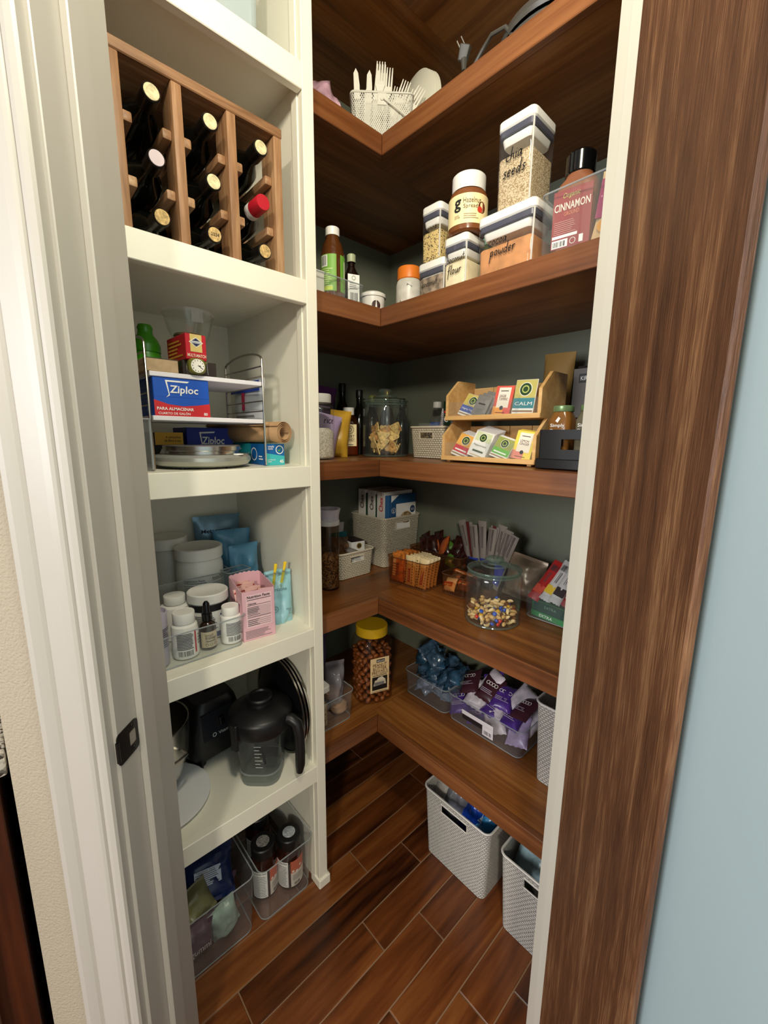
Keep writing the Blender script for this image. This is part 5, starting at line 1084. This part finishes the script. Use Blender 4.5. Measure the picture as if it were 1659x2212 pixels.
floppy('snack_pouch', 'teal and white pouch behind the small bar basket', (.985, 1.375, ZD2), (0, .05, .1), .10, .19, .05, mat('white_film', (214, 212, 208), .35), 73, 'pouch', prints=lambda k: Pr(k, y=-.026).rect(-.045, .12, .045, .155, pc(30, 130, 140), 'teal_band', 1).done())
# amber bins with wrapped bars
AMB_ = clear('amber_tinted_plastic', (238, 214, 186), .04, 1.45, .03, (200, 160, 120)); AME = clear('amber_tinted_edge', (190, 150, 116), .06, 1.5, .3, (150, 110, 80))
def abin(label, w, d, h, loc, rz, r=.02, taper=.93):
    k = thing('snack_bin', label, 'bin', loc, rz); binm('bin_body', w, d, h, AMB_, k, r, .002, taper); rimtube('rim', w, d, r, h, .0016, AME, k); rimtube('base_edge', w*taper, d*taper, r*.9, .002, .0016, AME, k); return k
abin('amber clear bin packed with orange and cream snack bars', .19, .135, .102, (1.113, 1.018, ZD2), RZ+.12)
OR = mat('orange_wrap', (198, 116, 50), .28, var=.3, vscale=45); CRM = mat('cream_wrap', (226, 206, 160), .3)
def orp(p, w, h): p.rect(-w*.3, h*.2, -w*.05, h*.8, pc(236, 214, 190), 'pale_panel').bars(.02*w, h*.3, .22*w, h*.7, pc(120, 30, 30), 3).lines(-w*.3, h*.25, w*.3, h*.7, 5, pc(140, 60, 30), fill=.3)
def crp(p, w, h):
    p.rect(-.08*w, h*.14, .16*w, h*.62, pc(160, 36, 32), 'red_panel').lines(-.02*w, h*.2, .11*w, h*.56, 6, WH, fill=.3)
    for i in range(9):
        p.disc(-w*.30, h*(.1+.09*i), w*.055, pc(46, 28, 22), 'printed_dot'); p.disc(w*.34, h*(.13+.09*i), w*.05, pc(46, 28, 22), 'printed_dot')
rb_ = random.Random(14)
for i in range(5): bar('snack_bar', ('orange wrapped bar at the left front of the amber bin', 'second orange wrapped bar in the amber bin', 'third orange wrapped bar in the amber bin', 'fourth orange wrapped bar in the amber bin', 'orange wrapped bar at the back of the amber bin')[i], (1.064+.019*i, 1.070-.002*i, ZD2+.0035), (-.06, 0, RZ+.1+rb_.uniform(-.05, .05)), .060, .108+.004*(i % 2), .017, OR, 80+i, 'snack bar', 'bars in the amber bin', orp)
for i in range(5): bar('snack_bar', ('cream wrapped bar with dark dots at the right front of the amber bin', 'second cream dotted bar in the amber bin', 'third cream dotted bar in the amber bin', 'fourth cream dotted bar in the amber bin', 'cream dotted bar at the back of the amber bin')[i], (1.064+.019*i, 1.005-.002*i, ZD2+.0035), (-.05, .03*(i % 2), RZ+.12+rb_.uniform(-.05, .05)), .046, .112, .017, CRM, 90+i, 'snack bar', 'bars in the amber bin', crp)
for i in range(4): bar('snack_bar', ('cream dotted bar in the right corner of the amber bin', 'second bar in the right corner of the amber bin', 'third bar in the right corner of the amber bin', 'rear bar in the right corner of the amber bin')[i], (1.072+.019*i, .957, ZD2+.0035), (-.05, .12, RZ+.25), .042, .112, .016, CRM, 96+i, 'snack bar', 'bars in the amber bin', crp)
abin('small amber clear bin of peanut butter cups', .108, .13, .072, (1.168, .842, ZD2), RZ+.05)
CUPB = mat('brown_wrap', (110, 70, 40), .3, var=.3, vscale=60)
def cupp(p, w, h): p.rect(-w*.4, h*.3, w*.4, h*.62, pc(216, 110, 40), 'orange_band').lines(-w*.3, h*.38, w*.3, h*.54, 1, pc(250, 230, 190))
for i, (x, y, z, a, lab) in enumerate(((1.122, .868, .006, -.5, 'orange-banded peanut butter cup packet in front of the small amber bin'), (1.135, .822, .018, -.9, 'peanut butter cup packet leaning in the small amber bin'), (1.165, .855, .02, -1.0, 'peanut butter cup packet in the middle of the small amber bin'), (1.195, .835, .03, -1.1, 'peanut butter cup packet at the back of the small amber bin'), (1.18, .875, .04, -1.25, 'topmost peanut butter cup packet in the small amber bin'))):
    bar('candy_packet', lab, (x, y, ZD2+z), (a, .1*(i-2), RZ+.3*(i-2)*.4), .062, .05, .022, CUPB if i else WH, 110+i, 'candy packet', 'peanut butter cup packets', cupp)
# dark wrappers and herbs behind
DWR = mat('dark_cocoa_wrap', (58, 28, 24), .22, var=.4, vscale=50); GWR = mat('green_wrap', (86, 132, 50), .3); OWR = mat('burnt_orange_wrap', (186, 92, 44), .3)
abin('dark clear bin of chocolate wrappers at the back of the snack shelf', .27, .14, .10, (1.278, 1.02, ZD2), RZ)
rw = random.Random(6)
wl_ = ['dark chocolate wrapper', 'leaf green wrapper', 'burnt orange wrapper']
cnt = [0, 0, 0]
for i in range(20):
    c = (0, 0, 1, 0, 2)[i % 5]; y = 1.13-.0125*i; x = 1.255+.05*((i*7) % 3)/2
    k = bar('candy_wrapper', wl_[c]+' in the back bin, number '+str(i), (x, y, ZD2+.045+.012*((i*3) % 4)), (rw.uniform(-.9, -.2), rw.uniform(-.6, .6), RZ+rw.uniform(-.6, .6)), .05, .085, .022, (DWR, GWR, OWR)[c], 130+i, 'wrapper', 'chocolate wrappers in the back bin')
    k['label'] = ('crumpled '+wl_[c]+' heaped in the dark bin behind the amber bins')
# meat sticks
for i, (y, tl, c) in enumerate(((.862, -.30, 0), (.850, -.21, 1), (.840, -.14, 0), (.828, -.05, 0), (.818, .16, 1), (.806, .09, 0), (.794, .17, 0), (.784, .26, 0), (.774, .34, 0))):
    k = thing('meat_stick', ('clear-wrapped meat stick at the far left of the fan', 'meat stick second from the left of the fan', 'meat stick third from the left of the fan', 'meat stick fourth from the left of the fan', 'dark meat stick tilted right in front of the fan', 'meat stick sixth from the left of the fan', 'meat stick third from the right of the fan', 'meat stick second from the right of the fan', 'meat stick at the far right of the fan')[i], 'meat stick', (1.275-.006*(i % 3), y, ZD2+.006), group='meat sticks fanned out behind the nut jar', rot=(.02, tl, RZ))
    pouch('wrapper', .034, .240-.008*(i % 3), .010, mat('pale_stick_wrap', (136, 128, 122), .2), k, seed=150+i, rough=.03, nx=5, ny=10, seam=.05)
    p = Pr(k, y=-.0058)
    if c: p.rect(-.007, .05, .007, .235, pc(84, 26, 24), 'dark_stick', 0)
    p.rect(-.014, .02, .014, .10, pc(40, 60, 160), 'blue_band', 1)
    if not c: p.bars(.000, .14, .008, .22, pc(70, 60, 60), 2).bars(-.012, .12, -.004, .22, pc(110, 100, 100), 4)
    p.done()
k = thing('stick_cup', 'dark holder of the fanned meat sticks', 'holder', (1.275, .832, ZD2)); binm('cup_wall', .06, .12, .10, mat('dark_clear', (36, 32, 32), .2), k, .01, .002, .95)
# nut jar
NJ = Vector((1.048, .642, ZD2))
glassjar('glass_jar', 'wide glass jar of trail mix at the front of the snack shelf', .082, .188, NJ)
def blob(name, sx, sy, sz, bend, m, seed):
    v, f = [], []; nu, nv = 8, 6
    for j in range(nv+1):
        a = PI*j/nv
        for i in range(nu):
            b = 2*PI*i/nu; x = math.cos(a)*sx; y = math.sin(a)*math.cos(b)*sy; z = math.sin(a)*math.sin(b)*sz
            y += bend*(1-(x/sx)**2); v.append((x, y, z))
    for j in range(nv):
        for i in range(nu): f.append((j*nu+i, j*nu+(i+1) % nu, (j+1)*nu+(i+1) % nu, (j+1)*nu+i))
    o = mk(name, v, f, m, None, True); me = o.data; bpy.data.objects.remove(o); return me
kinds = [('cashew', blob('cashew', .0125, .0055, .0055, .007, mat('cashew_nut', (232, 202, 148), .5), 1), 'pale curved cashew in the trail mix jar', 'nut'), ('peanut', blob('peanut', .0095, .006, .006, 0, mat('peanut_nut', (210, 168, 106), .55), 2), 'roasted peanut in the trail mix jar', 'nut'),
         ('almond', blob('almond', .0115, .0068, .0048, 0, mat('almond_nut', (120, 72, 38), .55), 3), 'brown almond in the trail mix jar', 'nut'), ('raisin', blob('raisin', .006, .004, .004, .001, mat('raisin_dark', (40, 22, 18), .6), 4), 'dark raisin in the trail mix jar', 'raisin'),
         ('candy', blob('candy', .0065, .0065, .0045, 0, mat('candy_blue', (40, 84, 190), .3), 5), 'blue candy in the trail mix jar', 'candy'), ('candy', blob('candy', .0065, .0065, .0045, 0, mat('candy_red', (200, 50, 30), .3), 6), 'red candy in the trail mix jar', 'candy'), ('candy', blob('candy', .0065, .0065, .0045, 0, mat('candy_yellow', (226, 170, 40), .3), 7), 'yellow candy in the trail mix jar', 'candy')]
rn = random.Random(4); pool = [0]*20+[1]*18+[2]*4+[3]*2+[4, 4, 5, 6]
pos = []
for lv in range(4):
    for rr, n in ((.066, 22), (.048, 16), (.028, 9), (.008, 3)):
        if lv == 3 and rr > .06: n = 9
        if lv == 3 and rr < .04: continue
        for i in range(n): a = 2*PI*(i+.5*(lv % 2))/n+rn.uniform(-.08, .08); pos.append((rr*math.cos(a), rr*math.sin(a), .0115+.0108*lv+rn.uniform(-.001, .001)))
for x, y, z in pos:
    nm, me, lab, cat = kinds[rn.choice(pool)]
    tag(link(nm, me, None, NJ+Vector((x*.97, y*.97, z+.001)), (rn.uniform(-PI, PI), rn.uniform(-.5, .5), rn.uniform(-PI, PI))), lab, cat, 'trail mix in the glass jar')
# right hand bin of bars and gum
sealed_bin('clear_bin', 'clear bin of bars and chewing gum at the right end of the snack shelf', .345, .205, .125, (1.248, .425, ZD2), RZ, .02, .96, low=.085)
bar_cols = [((196, 52, 50), (226, 90, 70)), ((212, 210, 206), (236, 200, 60)), ((212, 210, 206), (60, 50, 50)), ((160, 50, 44), (220, 210, 200)), ((214, 212, 208), (230, 190, 60)), ((206, 204, 200), (200, 60, 50)), ((206, 170, 60), (120, 90, 40)), ((60, 66, 120), (180, 170, 60))]
for i, (c, c2) in enumerate(bar_cols):
    bar('snack_bar', ('red wrapped bar at the left of the right-hand bin', 'white bar with a yellow corner in the right-hand bin', 'white and black bar in the right-hand bin', 'brick red bar in the middle of the right-hand bin', 'white bar with yellow stripe in the right-hand bin', 'white and red bar in the right-hand bin', 'mustard wrapped bar in the right-hand bin', 'navy wrapped bar at the right of the right-hand bin')[i],
        (1.160+.008*(i % 2), .572-.033*i, ZD2+.056+.003*(i % 3)), (-.75, .30, RZ+.05*(i % 3)), .036, .150, .018, mat('bar_wrap_%d' % i, c, .3), 170+i, 'snack bar', 'bars in the right-hand bin',
        lambda p, w, h, c2=c2: p.rect(-w*.4, h*.15, w*.4, h*.34, pc(*c2), 'colour_patch').bars(-w*.1, h*.42, w*.12, h*.68, pc(90, 80, 80), 2).bars(-w*.3, h*.72, w*.3, h*.86, TXT, 8))
for i in range(2):
    k = thing('gum_box', ('green chewing gum carton standing in the right-hand bin', 'second green chewing gum carton behind the first')[i], 'box', (1.178+.055*i, .508-.01*i, ZD2+.004), RZ-.15); bx('carton', -.065, -.022, 0, .065, .022, .052, pc(44, 110, 66), k, .001)
    bx('clear_window', -.058, -.0228, .018, .058, -.0222, .049, pc(34, 74, 62), k); p = Pr(k, y=-.0226); p.rect(-.065, .0, .065, .017, pc(52, 140, 78), 'green_band', 0).text('EXTRA', -.014, .0085, .009, pc(226, 240, 226), w=.045, bold=.02, ital=.15).text('EXTRA', .0, .038, .008, pc(120, 170, 140), w=.04).done()
floppy('snack_pouch', 'foil-brown pouch behind the trail mix jar', (1.255, .665, ZD2), (-.1, .1, RZ), .14, .155, .07, mat('foil_brown', (150, 128, 108), .3, .2), 190, 'pouch')
floppy('snack_bag', 'red and white candy bag at the back of the right-hand bin', (1.285, .40, ZD2+.03), (-.2, .1, RZ), .16, .13, .06, mat('red_white_film', (206, 176, 170), .25, var=.5, vscale=30), 191, 'bag')

# ---- lowest shelf
k = thing('pretzel_jar', 'big jar of peanut butter pretzels with a yellow lid', 'jar', (.977, 1.118, ZE2), -.32)
PJ = clear('pretzel_plastic', (246, 240, 232), .04, 1.45, .03, (120, 90, 70))
sq = 3.2
lathe('jar_wall', [(0, 0), (.068, 0), (.073, .006), (.073, .205), (.070, .228), (.062, .246), (.0575, .252), (.0575, .262)], PJ, k, 48, sq=sq)
lathe('lid', [(.0595, .258), (.0615, .260), (.0615, .291), (.058, .2945), (0, .295)], mat('yellow_lid', (222, 178, 26), .42), k, 48)
p = Pr(k, y=-.0752); p.rect(-.036, .050, .040, .190, pc(230, 202, 152), lay=0).rect(-.012, .171, .022, .184, pc(40, 26, 36), 'name_patch', 1).text('KIRKLAND', .005, .1775, .007, WH, w=.030)
for t_, z in (('PEANUT', .161), ('BUTTER', .146), ('PRETZELS', .131)): p.text(t_, .002, z, .0135, pc(92, 46, 26), w=.056 if t_ != 'PRETZELS' else .064, bold=.005)
p.lines(-.028, .118, .032, .124, 1, TXT).rect(-.029, .060, .033, .114, BK, 'picture', 1).poly([(-.024, .078), (.028, .080), (.024, .102), (-.018, .100)], pc(206, 196, 170), 'printed_stall', 2).poly([(-.004, .110), (.012, .113), (.022, .101), (-.012, .099)], pc(220, 212, 190), 'printed_awning', 3).rect(-.020, .080, .020, .092, GY, 'printed_counter', 3).lines(-.03, .053, .034, .057, 1, TXT).done()
PZ = blob('pretzel_nugget', .0135, .0095, .009, .001, mat('pretzel_crust', (140, 78, 34), .4, var=.25, vscale=80), 9)
rp = random.Random(9); PC = Vector((.977, 1.118, ZE2))
for lv in range(11):
    for rr, n in ((.060, 15), (.034, 7)):
        for i in range(n):
            a = 2*PI*(i+.5*(lv % 2))/n+rp.uniform(-.06, .06); c_, s_ = math.cos(a), math.sin(a); kq = (abs(c_)**3.2+abs(s_)**3.2)**(-1/3.2)
            pv = Matrix.Rotation(-.32, 4, 'Z') @ Vector((rr*c_*min(kq, 1.10), rr*s_*min(kq, 1.10), .012+.0178*lv+rp.uniform(-.002, .002)))
            tag(link('pretzel_nugget', PZ, None, PC+pv, (rp.uniform(-.6, .6), rp.uniform(-.9, .9), rp.uniform(-PI, PI))), 'brown pretzel nugget inside the yellow-lidded jar', 'pretzel', 'pretzel nuggets in the jar')
sealed_bin('clear_bin', 'clear bin of bread bags at the left end of the lowest shelf', .195, .26, .110, (.742, 1.178, ZE2), 0, .022, .94, slots=((0, .040, .068, .088),))
k = thing('canister', 'small clear canister with a white lid in the bread bag bin', 'canister', (.700, 1.105, ZE2+.0035), 0); rbox('clear_body', .082, .082, 0, .135, CAN, k, .012, .95, .002); rbox('lid', .088, .088, .135, .158, LIDW, k, .014, 1, .003); rbox('oat_fill', .074, .074, .003, .085, speck('rolled_oat', (120, 96, 66), (196, 170, 130), 200, .8, .2, .7), k, .01, 1, .003)
floppy('bread_bag', 'clear plastic bag bulging out of the left bin on the lowest shelf', (.800, 1.132, ZE2+.006), (-.06, .08, -.2), .075, .185, .085, clear('bag_plastic', (226, 224, 230), .15, 1.5, .30, (200, 196, 204)), 201)
floppy('bread_bag', 'lilac-tinted plastic bag behind the bread bag bin', (.770, 1.225, ZE2+.006), (-.1, .1, -.1), .11, .26, .07, mat('lilac_grey_film', (86, 78, 110), .25), 202)
rbg = [(.812, 1.108), (.800, 1.135)]
for i, (x, y) in enumerate(rbg):
    o = lathe('bread_roll', [(0, 0), (.022, .003), (.032, .016), (.030, .032), (.016, .043), (0, .045)], mat('bread_crust', (176, 140, 110), .7, var=.15), None, 20, (x-.004, y, ZE2+.006+.046*i)); tag(o, ('bread roll low in the clear bulging bag', 'bread roll on top of another in the clear bulging bag')[i], 'bread', 'bread rolls in the bag')
def candybin(label, w, d, h, c): return sealed_bin('clear_bin', label, w, d, h, c, RZ, .022, .94)
candybin('clear bin of blue wrapped candies on the lowest shelf', .215, .165, .095, (1.166, .937, ZE2))
BW = [mat('teal_blue_wrap', (44, 78, 104), .2, var=.3, vscale=40), mat('steel_blue_wrap', (66, 94, 120), .2, var=.3, vscale=40), mat('ice_blue_wrap', (122, 138, 164), .22, var=.25, vscale=40)]
rq = random.Random(3)
for i in range(34):
    lv = i//10; u = (i % 5)/4-.5; vv = ((i//5) % 2)-.5; sc_ = 1-.14*max(0, lv-1)
    x = 1.166+vv*.075*sc_+rq.uniform(-.01, .01); y = .937-u*.15*sc_+rq.uniform(-.01, .01); z = .018+.042*lv+rq.uniform(0, .012)
    c = 2 if lv == 0 else rq.choice((0, 0, 1))
    k = thing('wrapped_candy', ('pale blue', 'teal blue', 'steel blue')[(2 if c == 1 else 1 if c == 0 else 0)]+' wrapped candy heaped in the blue candy bin', 'candy', (x, y, ZE2+z), group='blue candies in the clear bin', rot=(rq.uniform(-1.6, -.6), rq.uniform(-.8, .8), RZ+rq.uniform(-1.2, 1.2)))
    pouch('wrapper', .060, .075, .034, BW[c], k, seed=220+i, rough=.2, nx=8, ny=8, seam=.14, zig=.002)
candybin('clear bin of purple wrapped snacks on the lowest shelf', .30, .17, .098, (1.172, .682, ZE2))
PW = [mat('violet_wrap', (82, 50, 140), .25, var=.2, vscale=40), mat('lavender_wrap', (176, 156, 196), .3, var=.2, vscale=30), mat('plum_brown_wrap', (66, 34, 44), .28), mat('pale_print_wrap', (206, 196, 206), .35, var=.15, vscale=30)]
nm_ = ['violet', 'lavender', 'plum brown', 'pale printed']
def pwp(p, w, h):
    for i in range(4): p.ring(-w*.2+w*.14*i, h*.62, w*.09, w*.022, WH)
    p.lines(-w*.35, h*.25, w*.3, h*.42, 3, pc(190, 180, 200), fill=.35)
for i in range(21):
    lv = i//7; u = (i % 7)/6-.5; c = (0, 1, 0, 2, 3, 0, 1, 2, 3, 2, 0, 1, 0, 3, 2, 3, 2, 0, 0, 3, 2)[i]
    x = 1.150+.03*(i % 2)+.012*lv; y = .682-u*.225*(1-.08*lv); z = .016+.040*lv
    k = bar('wrapped_snack', nm_[c]+' wrapped snack heaped in the purple bin', (x-.03, y, ZE2+z), (-.95+rq.uniform(-.25, .25), rq.uniform(-.45, .45), RZ+rq.uniform(-.5, .5)), .075, .10, .028, PW[c], 260+i, 'snack', 'purple snacks in the clear bin', pwp if c in (0, 2) else None)
k = thing('bin_sticker', 'white barcode sticker on the front of the purple snack bin', 'sticker', (1.172-.0825, .690, ZE2+.0), RZ)
p = Pr(k, y=0, tilt=.052); p.rect(-.07, .052, .055, .068, pc(226, 222, 226), 'sticker_paper', 1).rect(-.068, .034, .012, .051, pc(30, 26, 30), 'dark_paper', 1).rect(.014, .016, .055, .053, pc(226, 222, 226), 'sticker_paper', 1).bars(.020, .022, .050, .036, BK, 10).done()
basket('white knit-look basket at the right end of the lowest shelf', .245, .19, .255, (1.150, .365, ZE2), RZ, .045, False, (1,))

# ---- floor baskets
basket('large white knit-look floor basket under the lowest shelf', .262, .20, .262, (1.052, .680, .0004), RZ, .052, False)
basket('white knit-look floor basket half hidden by the door frame', .262, .20, .262, (1.040, .372, .0004), RZ, .052, False)
SKY = mat('sky_blue_film', (60, 150, 214), .22, var=.15, vscale=20); COB = mat('cobalt_film', (18, 58, 150), .2, var=.25, vscale=24); GRW = mat('grey_white_film', (176, 172, 168), .3, var=.2, vscale=30); RDF = mat('red_film', (170, 26, 34), .3); AQF = mat('aqua_grey_film', (150, 176, 180), .25, var=.2, vscale=25)
for nm, lab, loc, rot, w, h, t, m, sd in (
    ('chip_bag', 'crumpled grey-white bag at the left end of the large floor basket', (1.005, .775, 0.155), (-.5, .3, RZ+.4), .10, .15, .06, GRW, 301), ('chip_bag', 'dark grey bag beside the grey-white one in the floor basket', (1.00, .740, 0.145), (-.4, .2, RZ), .09, .15, .05, GREYF, 302),
    ('chip_bag', 'sky blue snack bag standing in the large floor basket', (1.045, .720, 0.115), (-.25, .12, RZ+.1), .11, .20, .06, SKY, 303), ('chip_bag', 'cobalt blue bag in the middle of the large floor basket', (1.010, .670, 0.105), (-.35, .1, RZ-.1), .11, .19, .06, COB, 304),
    ('chip_bag', 'cobalt blue bag at the back of the large floor basket', (1.075, .660, 0.105), (-.2, -.1, RZ), .12, .20, .06, COB, 305), ('chip_bag', 'sky blue bag at the right end of the large floor basket', (1.000, .618, 0.105), (-.45, -.2, RZ-.3), .10, .17, .06, SKY, 306),
    ('chip_bag', 'aqua grey bag in the half hidden floor basket', (1.000, .445, 0.115), (-.3, .2, RZ+.2), .12, .19, .06, AQF, 307), ('chip_bag', 'white bag in the half hidden floor basket', (1.000, .385, 0.105), (-.35, 0, RZ), .11, .19, .06, GRW, 308), ('chip_bag', 'red bag with a white patch in the half hidden floor basket', (1.085, .40, 0.115), (-.2, .1, RZ), .15, .225, .06, RDF, 309)):
    def prn(k, c=m):
        if c is SKY: Pr(k, y=-.031).rect(-.035, .10, .02, .14, pc(190, 214, 236), 'pale_patch', 1).lines(-.03, .105, .015, .135, 4, pc(60, 90, 140)).done()
        if c is RDF: Pr(k, y=-.031).disc(-.02, .15, .03, WH).lines(.005, .08, .055, .10, 2, WH).done()
    floppy(nm, lab, loc, rot, w, h, t, m, sd, 'bag', prints=prn)
